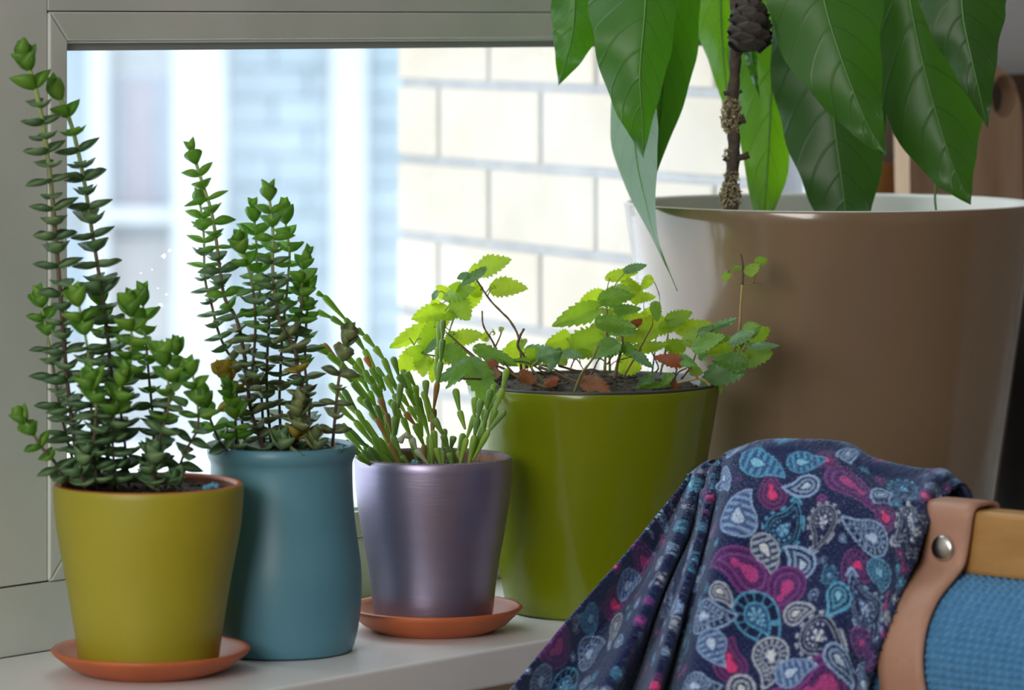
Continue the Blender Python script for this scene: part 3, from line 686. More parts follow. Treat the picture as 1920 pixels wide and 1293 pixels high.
S_ = [(c6, [(1040, 1010), (1030, 935), (975, 850), (985, 780), (1020, 712)], -.02, -.03, 7, None), (c6, [(1000, 1060), (985, 800), (920, 660), (850, 585), (760, 490), (660, 340)], .0, .01, 5.5, None),
      (c6, [(815, 1060), (800, 850), (715, 695), (703, 575)], -.0, .0, 5, None), (c6, [(800, 855), (830, 790), (850, 740)], .0, .0, 4, None),
      (c6, [(640, 930), (540, 850), (455, 760), (490, 600), (440, 470)], .0, .02, 4.5, m_bsg), (c6, [(900, 1080), (700, 960), (560, 850), (440, 745)], -.02, .0, 5, None),
      (c6, [(880, 1060), (650, 930), (500, 830), (400, 800)], .01, .02, 4, None), (c6, [(700, 1000), (450, 930), (250, 895), (150, 780)], .0, .0, 4, m_bsg),
      (c6, [(1200, 1160), (1000, 1090), (860, 1010), (700, 960)], -.06, -.04, 6, None), (c6, [(1300, 1100), (1150, 1150), (980, 1080), (860, 960)], -.05, -.05, 6, None),
      (c6, [(1250, 1120), (1110, 1000), (1000, 960), (870, 980)], -.03, -.04, 4, None), (c6, [(830, 1070), (690, 1010), (560, 1080)], -.03, -.06, 5, None),
      (c6, [(1180, 1120), (1080, 1010), (1130, 950)], -.05, -.05, 5, m_bsg), (c6, [(1000, 1100), (1080, 1050), (1060, 980)], -.04, -.05, 4, m_bsg),
      (c6, [(780, 1100), (640, 1090), (540, 1090)], -.05, -.07, 5, None), (c6, [(1400, 1090), (1200, 1000), (1000, 960), (800, 900)], .02, .02, 4, None),
      (c7, [(575, 1020), (600, 880), (635, 760), (632, 680)], -.02, -.02, 7, None), (c7, [(500, 960), (512, 700), (520, 560), (510, 430)], .0, .01, 6, m_bsg),
      (c7, [(540, 960), (535, 680), (580, 520), (600, 480)], .02, .03, 5, m_bsg), (c7, [(640, 1000), (740, 830), (800, 720), (862, 605)], -.03, -.04, 4, None),
      (c7, [(268, 1115), (320, 980), (400, 870), (450, 760)], -.06, -.06, 6, m_bsg), (c7, [(920, 980), (960, 800), (985, 640)], .0, .01, 5, m_bsg), (c7, [(860, 960), (880, 800), (890, 690)], .02, .02, 4, m_bsg),
      (c7, [(1080, 1010), (1150, 920), (1195, 800), (1180, 760)], -.01, -.02, 5, m_bsg), (c7, [(1210, 1010), (1110, 900), (1090, 885)], -.05, -.06, 4, m_bdry), (c7, [(1030, 1020), (1050, 910)], -.02, -.02, 5, None),
      (c7, [(1000, 1040), (1060, 960), (1120, 930)], -.03, -.03, 4, None), (c7, [(800, 620), (795, 430)], .05, .05, 2.5, None), (c7, [(925, 520), (915, 380)], .06, .06, 2, None),
      (c7, [(890, 960), (900, 900), (780, 680), (690, 640)], -.01, -.0, 3.5, None), (c7, [(1300, 1060), (1220, 1010), (1050, 1040)], -.05, -.05, 6, m_bdry),
      (c7, [(1260, 1000), (1430, 930), (1540, 760), (1580, 700)], -.03, -.04, 5, m_bsg), (c7, [(1440, 920), (1515, 670), (1530, 480), (1542, 290)], .0, .01, 6.5, m_bdry),
      (c7, [(1542, 295), (1547, 190), (1543, 130), (1530, 66)], .01, .01, 6, None), (c7, [(1545, 292), (1500, 280), (1462, 220), (1440, 205)], .01, .01, 2, m_bdry), (c7, [(1550, 292), (1620, 280), (1645, 215)], .01, .0, 2.5, m_bsg),
      (c7, [(1560, 295), (1640, 282), (1695, 305)], .01, .0, 1.8, None), (c7, [(1475, 215), (1480, 185)], .01, .01, 2, m_bdry),
      (c7, [(150, 910), (300, 950), (420, 940), (560, 1010)], -.03, -.03, 5, None), (c7, [(0, 920), (120, 960), (260, 1020), (400, 1050)], -.05, -.06, 6, None),
      (c7, [(600, 870), (700, 840), (780, 790)], -.02, -.03, 3, None), (c7, [(520, 900), (570, 820), (620, 780)], -.03, -.03, 3, None), (c7, [(230, 960), (280, 860), (340, 940)], -.05, -.05, 3, None),
      (c7, [(400, 980), (460, 860), (520, 900)], .02, .02, 4, None)]
for cf, pts, a, b, r, mt in S_: bstem(cf, pts, a, b, r, mt)

def mleaf(cf, b, t_, w, mk, phi=None, dY=None):
    base_off = {'b': 0.03, 'g': 0.0, 'd': -0.045, 's': -0.045, 'o': -0.05}[mk] + rnd.uniform(-0.015, 0.015)
    bx = P(*cf(*b), YG + base_off)
    # attach to the nearest stem
    near = min(G_SAMPLES, key=lambda q: math.hypot(q.x - bx.x, q.z - bx.z) + 0.12 * abs(q.y - bx.y))
    bx = P(*cf(*b), 0.6 * near.y + 0.4 * bx.y)
    t_ = (t_[0] + (t_[0] - b[0]) * 0.08, t_[1] + (t_[1] - b[1]) * 0.08)
    tp = P(*cf(*t_), bx.y + (dY if dY is not None else rnd.uniform(-0.018, 0.004)))
    d = tp - bx; L_ = d.length; X = d.normalized()
    vd = (bx - Vector((0, 0, H))).normalized(); vp = (vd - X * vd.dot(X)).normalized()
    s0 = X.cross(vp); ph = phi if phi is not None else rnd.uniform(-0.6, 0.6)
    Yx = (s0 * math.cos(ph) + vp * math.sin(ph)).normalized(); Z = X.cross(Yx)
    if Z.z < 0: Z = -Z; Yx = -Yx
    ww = w / 4.04 * YG / F / max(0.5, math.cos(ph)) * 1.25
    Mx = Matrix(((X.x * L_, Yx.x * ww, Z.x * L_, bx.x), (X.y * L_, Yx.y * ww, Z.y * L_, bx.y), (X.z * L_, Yx.z * ww, Z.z * L_, bx.z), (0, 0, 0, 1)))
    lf = inst('leaf', ML[mk][rnd.randrange(3)], Mx, Gr)
    if (near - bx).length < 0.06:
        mid = (near + bx) / 2 + Vector((0, 0, 0.002))
        V, Fc = tubegeo(catmull([near, mid, bx + X * 0.001], 6), 1.5 * 0.5 * YG / F * 1.3, 5)
        iv = Mx.inverted()
        me = newmesh('petiole', [iv @ v for v in V], Fc, m_bsg)
        po = bpy.data.objects.new('petiole', me); col.objects.link(po); po.parent = lf
Lm6 = [((690, 265), (905, 190), 125, 'b'), ((715, 262), (540, 370), 60, 's'), ((640, 290), (640, 205), 70, 'b'), ((600, 300), (520, 330), 50, 's'), ((790, 400), (1028, 405), 120, 'b'), ((805, 390), (770, 375), 40, 'b'),
       ((430, 465), (605, 395), 85, 'g'), ((440, 470), (365, 385), 90, 'b'), ((360, 430), (330, 490), 40, 's'), ((650, 370), (640, 535), 110, 'b'), ((500, 490), (600, 635), 145, 'g'), ((430, 575), (190, 630), 130, 'b'),
       ((390, 540), (310, 500), 60, 'b'), ((400, 615), (400, 715), 100, 'b'), ((350, 690), (25, 835), 120, 'b'), ((340, 690), (240, 860), 120, 'g'), ((230, 790), (350, 760), 120, 'b'), ((250, 890), (62, 995), 140, 'b'),
       ((260, 910), (250, 1065), 110, 'b'), ((375, 795), (268, 895), 55, 's'), ((250, 905), (105, 870), 90, 'g'), ((500, 790), (695, 755), 105, 'b'), ((500, 750), (420, 825), 75, 'g'), ((425, 870), (610, 985), 130, 'd'),
       ((650, 960), (368, 1105), 95, 's'), ((630, 985), (430, 1145), 70, 'd'), ((640, 1000), (770, 1280), 170, 'd'), ((610, 1000), (680, 1150), 120, 's'), ((670, 870), (950, 975), 95, 'd'), ((1070, 960), (890, 865), 120, 'b'),
       ((985, 860), (885, 830), 90, 'b'), ((1120, 970), (945, 945), 55, 'd'), ((1060, 880), (1295, 890), 80, 's'), ((1150, 950), (1040, 870), 90, 'g'), ((720, 800), (730, 715), 55, 'b'), ((790, 740), (815, 715), 35, 'b'),
       ((830, 720), (870, 710), 35, 'b'), ((330, 960), (330, 1100), 80, 'b'), ((450, 970), (400, 900), 90, 'b'), ((740, 960), (820, 975), 50, 'o'), ((990, 1060), (1110, 1110), 90, 'o'), ((1180, 1130), (1250, 1090), 60, 'o'),
       ((760, 1030), (870, 1050), 90, 'o'), ((1010, 800), (1000, 860), 60, 'g'), ((1180, 960), (1230, 1000), 60, 'b'), ((480, 590), (440, 640), 70, 'g'), ((560, 400), (440, 380), 70, 'g'), ((700, 420), (600, 430), 80, 'b')]
Lm7 = [((490, 380), (308, 440), 110, 'b'), ((478, 420), (710, 370), 110, 'd'), ((520, 345), (665, 320), 75, 'g'), ((530, 250), (735, 200), 70, 'b'), ((660, 190), (808, 150), 60, 's'), ((640, 300), (770, 300), 130, 'b'), ((680, 290), (740, 440), 130, 'b'),
       ((445, 480), (130, 590), 130, 'g'), ((440, 460), (330, 470), 50, 'b'), ((455, 590), (725, 620), 120, 'd'), ((560, 640), (715, 660), 80, 'd'), ((580, 520), (790, 560), 120, 'b'), ((590, 490), (765, 480), 70, 'd'), ((490, 520), (560, 500), 70, 'b'),
       ((460, 735), (180, 770), 180, 'g'), ((220, 700), (75, 750), 120, 'b'), ((430, 600), (520, 700), 110, 'b'), ((735, 405), (875, 385), 70, 'b'), ((870, 440), (905, 565), 75, 'd'), ((840, 560), (800, 470), 90, 'b'), ((850, 240), (790, 320), 70, 'b'),
       ((960, 590), (760, 650), 130, 'b'), ((980, 575), (1145, 510), 95, 'g'), ((930, 625), (1105, 595), 80, 'g'), ((1060, 640), (1292, 590), 95, 'b'), ((620, 690), (860, 680), 90, 'b'), ((725, 790), (965, 750), 80, 'b'), ((620, 880), (770, 930), 150, 'b'),
       ((590, 740), (435, 830), 110, 'd'), ((600, 750), (510, 830), 90, 'd'), ((650, 750), (720, 835), 85, 'd'), ((720, 825), (865, 920), 60, 's'), ((0, 860), (160, 800), 80, 's'), ((160, 795), (95, 930), 60, 's'), ((195, 820), (325, 835), 60, 's'), ((150, 830), (195, 885), 80, 'b'),
       ((1095, 885), (885, 850), 85, 'o'), ((345, 1010), (515, 1085), 110, 'o'), ((860, 1000), (760, 1045), 65, 's'), ((960, 1060), (685, 1105), 65, 'd'), ((830, 1080), (950, 1070), 60, 'g'), ((1000, 980), (940, 1050), 60, 'd'),
       ((1110, 720), (1315, 650), 110, 'g'), ((990, 800), (1100, 730), 130, 'g'), ((1190, 770), (1395, 690), 105, 'd'), ((1320, 690), (1465, 680), 80, 'g'), ((1305, 640), (1492, 555), 55, 's'), ((1215, 660), (1305, 605), 45, 's'), ((1560, 660), (1680, 610), 100, 'd'),
       ((1530, 745), (1285, 815), 110, 'g'), ((1455, 730), (1600, 655), 75, 's'), ((1580, 730), (1738, 635), 115, 'g'), ((1600, 760), (1802, 755), 50, 's'), ((1585, 860), (1752, 810), 135, 'g'), ((1520, 890), (1242, 1040), 180, 's'), ((1550, 900), (1330, 870), 120, 'd'), ((1500, 840), (1580, 920), 100, 'd'),
       ((1345, 1030), (1385, 1115), 45, 'g'), ((1620, 150), (1610, 230), 100, 'g'), ((1650, 130), (1728, 95), 60, 'g'), ((1435, 205), (1400, 265), 50, 'g'), ((1475, 180), (1530, 160), 35, 'g'), ((1080, 860), (1180, 900), 70, 'd'), ((1150, 940), (1230, 960), 70, 'g'), ((410, 800), (470, 850), 90, 'b'), ((300, 830), (390, 800), 70, 'b'),
       ((60, 1010), (120, 1040), 60, 'o'), ((1000, 1050), (1070, 1060), 50, 'o'), ((560, 440), (640, 520), 90, 'b'), ((1220, 800), (1290, 850), 80, 'd'), ((700, 620), (780, 560), 60, 'o')]
for b, t_, w, mk in Lm6: mleaf(c6, b, t_, w, mk)
for b, t_, w, mk in Lm7: mleaf(c7, b, t_, w, mk)

# ------------------------------------------------------------------ avocado: trunk, petioles, drooping leaves
def bigleaf_mat(name, c, c2, tc, tr, rough=0.3):
    m = bpy.data.materials.new(name); t = nt(m); L = t.links; nd = t.nodes.new
    out = nd('ShaderNodeOutputMaterial'); p = nd('ShaderNodeBsdfPrincipled'); p.inputs['Roughness'].default_value = rough; p.inputs['Specular IOR Level'].default_value = 0.5
    uv = nd('ShaderNodeUVMap'); uv.uv_map = 'leaf'; sp = nd('ShaderNodeSeparateXYZ'); L.new(uv.outputs[0], sp.inputs[0])
    def mth(op, a, b=None, c_=None):
        q = nd('ShaderNodeMath'); q.operation = op
        for i, x in enumerate((a, b, c_)):
            if x is None: continue
            if isinstance(x, (int, float)): q.inputs[i].default_value = x
            else: L.new(x, q.inputs[i])
        return q.outputs[0]
    av = mth('ABSOLUTE', sp.outputs[1]); cur = mth('POWER', av, 1.3)
    ph = mth('SUBTRACT', mth('MULTIPLY', sp.outputs[0], 9.0), mth('MULTIPLY', cur, 1.7))
    frc = mth('ABSOLUTE', mth('SUBTRACT', mth('FRACT', ph), 0.5))
    vein = mth('LESS_THAN', frc, 0.022); soft = mth('SUBTRACT', 1.0, mth('MINIMUM', mth('MULTIPLY', frc, 11.0), 1.0))
    nz = nd('ShaderNodeTexNoise'); nz.inputs['Scale'].default_value = 26; nz.inputs['Detail'].default_value = 4; L.new(nd('ShaderNodeTexCoord').outputs['Object'], nz.inputs['Vector'])
    mx = nd('ShaderNodeMix'); mx.data_type = 'RGBA'; mx.inputs[6].default_value = (*c, 1); mx.inputs[7].default_value = (*c2, 1); L.new(nz.outputs[0], mx.inputs[0])
    mv = nd('ShaderNodeMix'); mv.data_type = 'RGBA'; mv.inputs[7].default_value = (*[0.55 * a for a in c], 1); L.new(mx.outputs[2], mv.inputs[6]); L.new(mth('MULTIPLY', vein, 0.55), mv.inputs[0])
    L.new(mv.outputs[2], p.inputs['Base Color'])
    b = nd('ShaderNodeBump'); b.inputs['Strength'].default_value = 0.28; b.inputs['Distance'].default_value = 0.0015
    hgt = mth('ADD', mth('MULTIPLY', soft, -0.7), mth('MULTIPLY', nz.outputs[0], 0.35)); L.new(hgt, b.inputs['Height']); L.new(b.outputs[0], p.inputs['Normal'])
    tn = nd('ShaderNodeBsdfTranslucent'); mt = nd('ShaderNodeMix'); mt.data_type = 'RGBA'; mt.inputs[6].default_value = (*tc, 1); mt.inputs[7].default_value = (*[0.5 * a for a in tc], 1)
    L.new(mth('MULTIPLY', vein, 0.6), mt.inputs[0]); L.new(mt.outputs[2], tn.inputs[0])
    ms = nd('ShaderNodeMixShader'); ms.inputs[0].default_value = tr; L.new(p.outputs[0], ms.inputs[1]); L.new(tn.outputs[0], ms.inputs[2]); L.new(ms.outputs[0], out.inputs[0])
    return m
ma = bigleaf_mat('avocado_leaf', (0.032, 0.108, 0.015), (0.046, 0.134, 0.02), (0.10, 0.33, 0.006), 0.36, 0.40)
mb = bigleaf_mat('avocado_leaf_backlit', (0.08, 0.23, 0.025), (0.10, 0.27, 0.03), (0.25, 0.58, 0.01), 0.5, 0.38)  # leaves seen backlit: window light put into a brighter green
mc = bigleaf_mat('avocado_leaf_dark', (0.026, 0.080, 0.015), (0.036, 0.10, 0.02), (0.065, 0.22, 0.008), 0.32, 0.42)
m_rib = M('avocado_midrib', (0.10, 0.26, 0.05), 0.45, tr=0.2)
m_trunk = M('avocado_trunk', (0.13, 0.12, 0.05), 0.8, (0.09, 0.08, 0.04), 50, 0.4, 150)
TR = [P(1572, 430, 3.17), P(1570, 300, 3.17), P(1566, 150, 3.165), P(1560, 0, 3.16), P(1552, -200, 3.15), P(1548, -330, 3.15)]
tube('trunk', TR, lambda t_: (13 - 5 * t_) * YC / F, m_trunk, Cr, 10, n=24)
def bigleaf(mid, outl, mat, Ys, bend=0.012, wav=0.0042, att=None, flip=1, seed=0, skew=0.0):
    """mid: midrib pixels base->tip; outl: (left, right) half-widths in px at the same stations; Ys: depth at each station"""
    n = len(mid); NT, NW = 44, 14
    m3 = catmull([Vector((x, y, Yq * 1000)) for (x, y), Yq in zip(mid, Ys)], NT)
    wl = catmull([Vector((a, b, 0)) for a, b in outl], NT)
    V = []; UV = []; Fc = []
    for i in range(NT + 1):
        t_ = i / NT; q = m3[i]; tan = m3[min(NT, i + 1)] - m3[max(0, i - 1)]
        nx, ny = tan.y, -tan.x; ln = math.hypot(nx, ny) or 1; nx /= ln; ny /= ln      # px normal, to the right for a leaf hanging down
        for j in range(NW + 1):
            v = j / NW * 2 - 1; w = max(0, wl[i].x if v < 0 else wl[i].y) * abs(v)
            sg = -1 if v < 0 else 1
            Yv = q.z / 1000 + bend * (abs(v) ** 1.6) * flip * math.sin(math.pi * min(1, 0.15 + t_)) + wav * math.sin(t_ * 21 + seed + sg) * abs(v) ** 2 - skew * v * math.sin(math.pi * min(1, t_ + 0.1)) ** 0.7
            wob = 1 + 0.03 * math.sin(t_ * 31 + seed * 2 + sg) * (abs(v) == 1)
            V.append(P(q.x + nx * w * sg * wob, q.y + ny * w * sg * wob, Yv)); UV.append((t_, v))
    W1 = NW + 1
    for i in range(NT):
        for j in range(NW): Fc.append((i * W1 + j, i * W1 + j + 1, (i + 1) * W1 + j + 1, (i + 1) * W1 + j))
    o = obj('leaf', V, Fc, mat, Cr)
    uvl = o.data.uv_layers.new(name='leaf')
    for lp in o.data.loops: uvl.data[lp.index].uv = UV[lp.vertex_index]
    rib = [V[i * W1 + NW // 2] + Vector((0, -0.0002, 0)) for i in range(0, NT + 1, 2)]
    Vt, Ft = tubegeo(rib, lambda t_: 0.0011 * (1 - 0.8 * t_) + 0.0001, 6)
    obj('midrib', Vt, Ft, m_rib, o)
    base = V[NW // 2]; at = att or TR[4]
    tube('petiole', [at, (at + base) / 2 + Vector((0, -0.01, 0.02)), base], 0.0016, m_rib, o, 6, n=10)
    return o
bigleaf([(1075, -120), (1078, -30), (1075, 50), (1062, 110), (1047, 160)], [(10, 10), (42, 60), (40, 50), (22, 28), (0, 0)], ma, [3.06, 3.05, 3.045, 3.04, 3.04], .008, att=TR[5], seed=1)
bigleaf([(1225, -150), (1215, -60), (1208, 40), (1200, 140), (1205, 230), (1206, 296)], [(10, 10), (95, 60), (102, 58), (72, 48), (38, 18), (0, 0)], ma, [3.01, 3.0, 2.985, 2.98, 2.985, 2.99], .014, seed=2)
bigleaf([(1262, -160), (1258, -60), (1254, 40), (1246, 130), (1238, 220), (1230, 300), (1226, 345)], [(10, 10), (60, 50), (70, 58), (66, 54), (50, 34), (20, 10), (0, 0)], ma, [3.05, 3.05, 3.05, 3.05, 3.045, 3.04, 3.035], .010, seed=3, skew=-0.012)
bigleaf([(1216, 20), (1196, 120), (1188, 210), (1192, 290), (1208, 370), (1230, 450), (1270, 545)], [(6, 6), (30, 34), (44, 44), (40, 42), (24, 22), (5, 5), (0, 0)], ma, [3.08, 3.07, 3.06, 3.05, 3.03, 2.985, 2.955], .004, flip=-1, seed=13, skew=0.055, att=P(1330, -140, 3.10))
bigleaf([(1352, -150), (1350, -60), (1352, 40), (1358, 130), (1366, 200), (1372, 235)], [(8, 8), (44, 40), (48, 42), (24, 36), (9, 16), (0, 0)], mb, [3.17, 3.17, 3.17, 3.17, 3.17, 3.17], .010, seed=4)
bigleaf([(1440, -120), (1445, -20), (1448, 90), (1444, 210), (1439, 310), (1432, 400), (1430, 440)], [(10, 10), (60, 40), (84, 38), (62, 36), (45, 40), (18, 18), (0, 0)], mb, [3.15, 3.15, 3.15, 3.145, 3.14, 3.14, 3.14], .012, seed=5)
bigleaf([(1525, -60), (1540, 40), (1555, 160), (1568, 260), (1580, 350), (1588, 420), (1592, 470)], [(20, 20), (92, 70), (105, 96), (92, 92), (70, 68), (44, 38), (0, 0)], mc, [3.12, 3.115, 3.11, 3.105, 3.10, 3.10, 3.10], .016, seed=6)
bigleaf([(1520, -150), (1535, -60), (1550, 20), (1578, 110), (1612, 200), (1638, 255), (1662, 292)], [(12, 12), (92, 100), (106, 108), (92, 78), (52, 46), (24, 22), (0, 0)], ma, [3.04, 3.03, 3.02, 3.01, 3.005, 3.005, 3.0], .016, seed=7)
bigleaf([(1690, -140), (1700, -40), (1722, 80), (1752, 200), (1783, 300), (1804, 350), (1820, 384)], [(14, 14), (70, 120), (92, 138), (92, 104), (58, 52), (28, 22), (0, 0)], ma, [3.09, 3.08, 3.07, 3.065, 3.06, 3.06, 3.06], .018, seed=8)
bigleaf([(1800, -140), (1802, -50), (1806, 30), (1822, 110), (1838, 180), (1852, 240)], [(12, 12), (80, 84), (72, 80), (44, 50), (22, 24), (0, 0)], mc, [3.03, 3.02, 3.015, 3.01, 3.01, 3.015], .012, seed=9)
bigleaf([(1400, 30), (1408, 90), (1412, 130), (1424, 182)], [(6, 6), (14, 12), (9, 8), (0, 0)], ma, [3.12, 3.115, 3.11, 3.11], .004, att=P(1420, -100, 3.14), seed=11)
tube('shoot', [P(1756, 400, 3.08), P(1753, 372, 3.08), P(1755, 345, 3.08)], 0.0009, m_rib, Cr, 6)

# ------------------------------------------------------------------ larch twig with cone
m_bark = M('twig_bark', (0.10, 0.075, 0.058), 0.9, (0.055, 0.042, 0.034), 120, 0.8, 220)
m_lich = M('lichen', (0.50, 0.43, 0.27), 0.95, (0.34, 0.28, 0.16), 160, 0.5, 250)
m_cone = M('cone_scale', (0.05, 0.042, 0.038), 0.7, (0.085, 0.072, 0.064), 40, 0.3, 100, orand=0.3)
YT = 3.06; kt = YT / F
tw = empty('larch_twig', P(1370, 412, YT), label='upright twig with one dark cone and tufts of lichen, stuck in the big pot', cat='twig')
tube('stem', [P(1370, 412, YT), P(1371, 345, YT), P(1376, 280, YT), P(1373, 215, YT), P(1377, 140, YT), P(1380, 80, YT), P(1379, 10, YT), P(1376, -70, YT)], lambda t_: (12.5 - 2.5 * t_) * kt * (1 + 0.10 * math.sin(t_ * 47) * math.sin(t_ * 19)), m_bark, tw, 12, n=60, jitter=0.10)
for pts, r in (([(1376, 300), (1388, 296), (1404, 290)], 7), ([(1376, 230), (1388, 226), (1397, 223)], 8), ([(1372, 176), (1362, 174), (1357, 176)], 5), ([(1380, 175), (1387, 172), (1391, 170)], 4), ([(1380, 105), (1387, 101), (1391, 98)], 4), ([(1368, 300), (1360, 298), (1357, 296)], 5)):
    tube('knot', [P(x, y, YT - 0.002) for x, y in pts], lambda t_, r=r: r * kt * (0.8 + 0.45 * abs(t_ - 0.45)), m_bark, tw, 8, n=8, jitter=0.12)
for cx, cyy, hw, hh, cnt in ((1371, 215, 21, 34, 420), (1369, 366, 21, 26, 380), (1372, 330, 15, 12, 120), (1366, 292, 12, 14, 60)):
    V = []; Fc = []
    for _ in range(cnt):
        a = rnd.uniform(0, 6.28); yy = rnd.uniform(-1, 1); rr = hw * math.sqrt(max(0.05, 1 - yy * yy * 0.8)) * rnd.uniform(0.5, 1.0)
        c0 = P(cx + math.cos(a) * rr, cyy + yy * hh, YT + math.sin(a) * rr * kt)
        s_ = rnd.uniform(3.5, 7.0) * kt; d1 = Vector((rnd.uniform(-1, 1), rnd.uniform(-1, 1), rnd.uniform(-1, 1))).normalized(); u, v = frame(d1)
        b0 = len(V); V += [c0 - d1 * s_, c0 + u * s_ * 0.6, c0 + d1 * s_ * 1.2, c0 - u * s_ * 0.7, c0 + v * s_ * 0.5]
        Fc += [(b0, b0 + 1, b0 + 4), (b0 + 1, b0 + 2, b0 + 4), (b0 + 2, b0 + 3, b0 + 4), (b0 + 3, b0, b0 + 4), (b0, b0 + 3, b0 + 2, b0 + 1)]
    lo_ = obj('lichen', V, Fc, m_lich, tw, smooth=False); lo_['kind'] = 'stuff'
# cone: a core and a spiral of overlapping scales
cc0 = P(1406, 42, YT - 0.012); R0 = 36 * kt
core = []
cone = lathe('cone', [(0.0005, -46 * kt), (20 * kt, -40 * kt), (30 * kt, -15 * kt), (28 * kt, 15 * kt), (16 * kt, 40 * kt), (0.0005, 52 * kt)], cc0, m_cone, tw, 20, close=False)
V = []; Fc = []; n1_, n2_ = 5, 6
for side in (0, 1):
    for i in range(n1_ + 1):
        for j in range(n2_ + 1):
            a = (j / n2_ - 0.5) * 2; tt = i / n1_
            wv = 0.55 * math.sqrt(max(0, 1 - (max(0, tt - 0.25) / 0.75) ** 2.6)) * (0.75 + 0.25 * min(1, tt * 3))
            V.append(Vector((a * wv, 0.10 * tt * tt + 0.10 * (1 - a * a) - (0.10 if side else 0), tt)))
W1 = n2_ + 1; off = (n1_ + 1) * W1
for side in (0, 1):
    for i in range(n1_):
        for j in range(n2_):
            q = (i * W1 + j, i * W1 + j + 1, (i + 1) * W1 + j + 1, (i + 1) * W1 + j)
            Fc.append(tuple(side * off + x for x in (q if side else q[::-1])))
scale_me = newmesh('scale', V, Fc, m_cone)
for i in range(40):
    f = i / 39; a = i * 2.39996; z = (-44 + 88 * f) * kt; r = R0 * math.sqrt(max(0.03, 1 - ((f - 0.40) / 0.62) ** 2)) * 0.82
    out_ = Vector((math.cos(a), math.sin(a), 0)); lean = 0.55 - 0.75 * f
    Zv = (Vector((0, 0, 1)) * math.cos(lean) * 0.85 + out_ * math.sin(max(0.08, lean + 0.25))).normalized()
    Xv = Vector((-math.sin(a), math.cos(a), 0)); Yv = Zv.cross(Xv) ; Yv = -Yv if Yv.dot(out_) < 0 else Yv
    s_ = (32 - 9 * f) * kt; pos = cc0 + out_ * (r - 0.2 * s_) + Vector((0, 0, z - 0.4 * s_))
    wsc = s_ * 1.6
    inst('scale', scale_me, Matrix(((Xv.x * wsc, Yv.x * s_, Zv.x * s_, pos.x), (Xv.y * wsc, Yv.y * s_, Zv.y * s_, pos.y), (Xv.z * wsc, Yv.z * s_, Zv.z * s_, pos.z), (0, 0, 0, 1))), cone)

# ------------------------------------------------------------------ cutting boards leaning by the window
def wood(name, c, c2, sc_=14, st_=(1, 1, 0.12), rough=0.5): return M(name, c, rough, c2, sc_, stretch=st_, detail=6)
m_olive = wood('pale_hardwood', (0.70, 0.47, 0.31), (0.54, 0.33, 0.20), 34, (1, 1, 0.18))
m_lit_edge = wood('lit_board_edge', (0.66, 0.35, 0.13), (0.56, 0.28, 0.09), 30)
m_walnut = wood('dark_walnut', (0.10, 0.05, 0.03), (0.05, 0.025, 0.016), 30)
def board(name, s0, s1, z0, z1, n_, th, mat, label, rad=0.04, hole=None, lean=0.02):
    out_ = []
    def arc(cs, cz, a0, a1, r, q=10): return [(cs + r * math.cos(a0 + (a1 - a0) * i / q), cz + r * math.sin(a0 + (a1 - a0) * i / q)) for i in range(q + 1)]
    r2 = 0.008; hp = math.pi / 2
    out_ = arc(s1 - rad, z1 - rad, 0, hp, rad) + arc(s0 + rad, z1 - rad, hp, 2 * hp, rad) + arc(s0 + r2, z0 + r2, 2 * hp, 3 * hp, r2, 4) + arc(s1 - r2, z0 + r2, 3 * hp, 4 * hp, r2, 4)
    bm = bmesh.new(); edges = []
    def loop(pts):
        vs = [bm.verts.new(SN(s, n_ + lean * (z - z0) / (z1 - z0), z)) for s, z in pts]
        for a, b in zip(vs, vs[1:] + vs[:1]): edges.append(bm.edges.new((a, b)))
    loop(out_)
    if hole: loop([(hole[0] + hole[2] * math.cos(2 * math.pi * i / 28), hole[1] + hole[3] * math.sin(2 * math.pi * i / 28)) for i in range(28)])
    r = bmesh.ops.triangle_fill(bm, edges=edges, use_beauty=True)
    fs = [f for f in r['geom'] if isinstance(f, bmesh.types.BMFace)]
    ex = bmesh.ops.extrude_face_region(bm, geom=fs)
    bmesh.ops.translate(bm, verts=[v for v in ex['geom'] if isinstance(v, bmesh.types.BMVert)], vec=N * th)
    bmesh.ops.recalc_face_normals(bm, faces=bm.faces)
    org = SN((s0 + s1) / 2, n_, z0)
    bmesh.ops.translate(bm, verts=bm.verts, vec=-org)
    me = bpy.data.meshes.new(name); bm.to_mesh(me); bm.free(); me.materials.append(mat)
    o = link(name, me, None, org); tag(o, label, 'cutting board', 'wooden boards leaning by the window'); bevel(o, 0.003, 3)
    return o
board('cutting_board', 2.828, 3.004, 0.0005, 0.396, 1.998, 0.016, m_olive, 'pale wooden cutting board with a round hanging hole', 0.055, (2.975, 0.3663, 0.0203, 0.0195), 0.008)
board('cutting_board', 2.812, 2.930, 0.0005, 0.31, 2.026, 0.010, m_lit_edge, 'narrow orange strip put in for the lit edge of the pale board', 0.02, None, 0.008)  # lit rounded edge of the pale board, put in as separate orange strip
board('cutting_board', 2.945, 3.20, 0.0005, 0.385, 2.025, 0.012, m_walnut, 'dark walnut board, rightmost behind the big cream-brown pot', 0.03, None, 0.008)
# dark tin standing right of the big pot
m_tin = M('black_tin', (0.018, 0.016, 0.016), 0.45, (0.03, 0.026, 0.026), 20)
tn_c = SN(2.775, 1.845, 0.0005)
tin = empty('storage_tin', tn_c, label='tall near-black canister at the right edge behind the cream pot', cat='canister')
lathe('body', [(0.001, 0), (0.050, 0), (0.052, 0.002), (0.052, 0.225), (0.001, 0.225)], tn_c, m_tin, tin, 48, close=False)
lathe('lid', [(0.001, 0.226), (0.053, 0.226), (0.054, 0.228), (0.054, 0.242), (0.052, 0.245), (0.001, 0.246)], tn_c, m_tin, tin, 48, close=False)

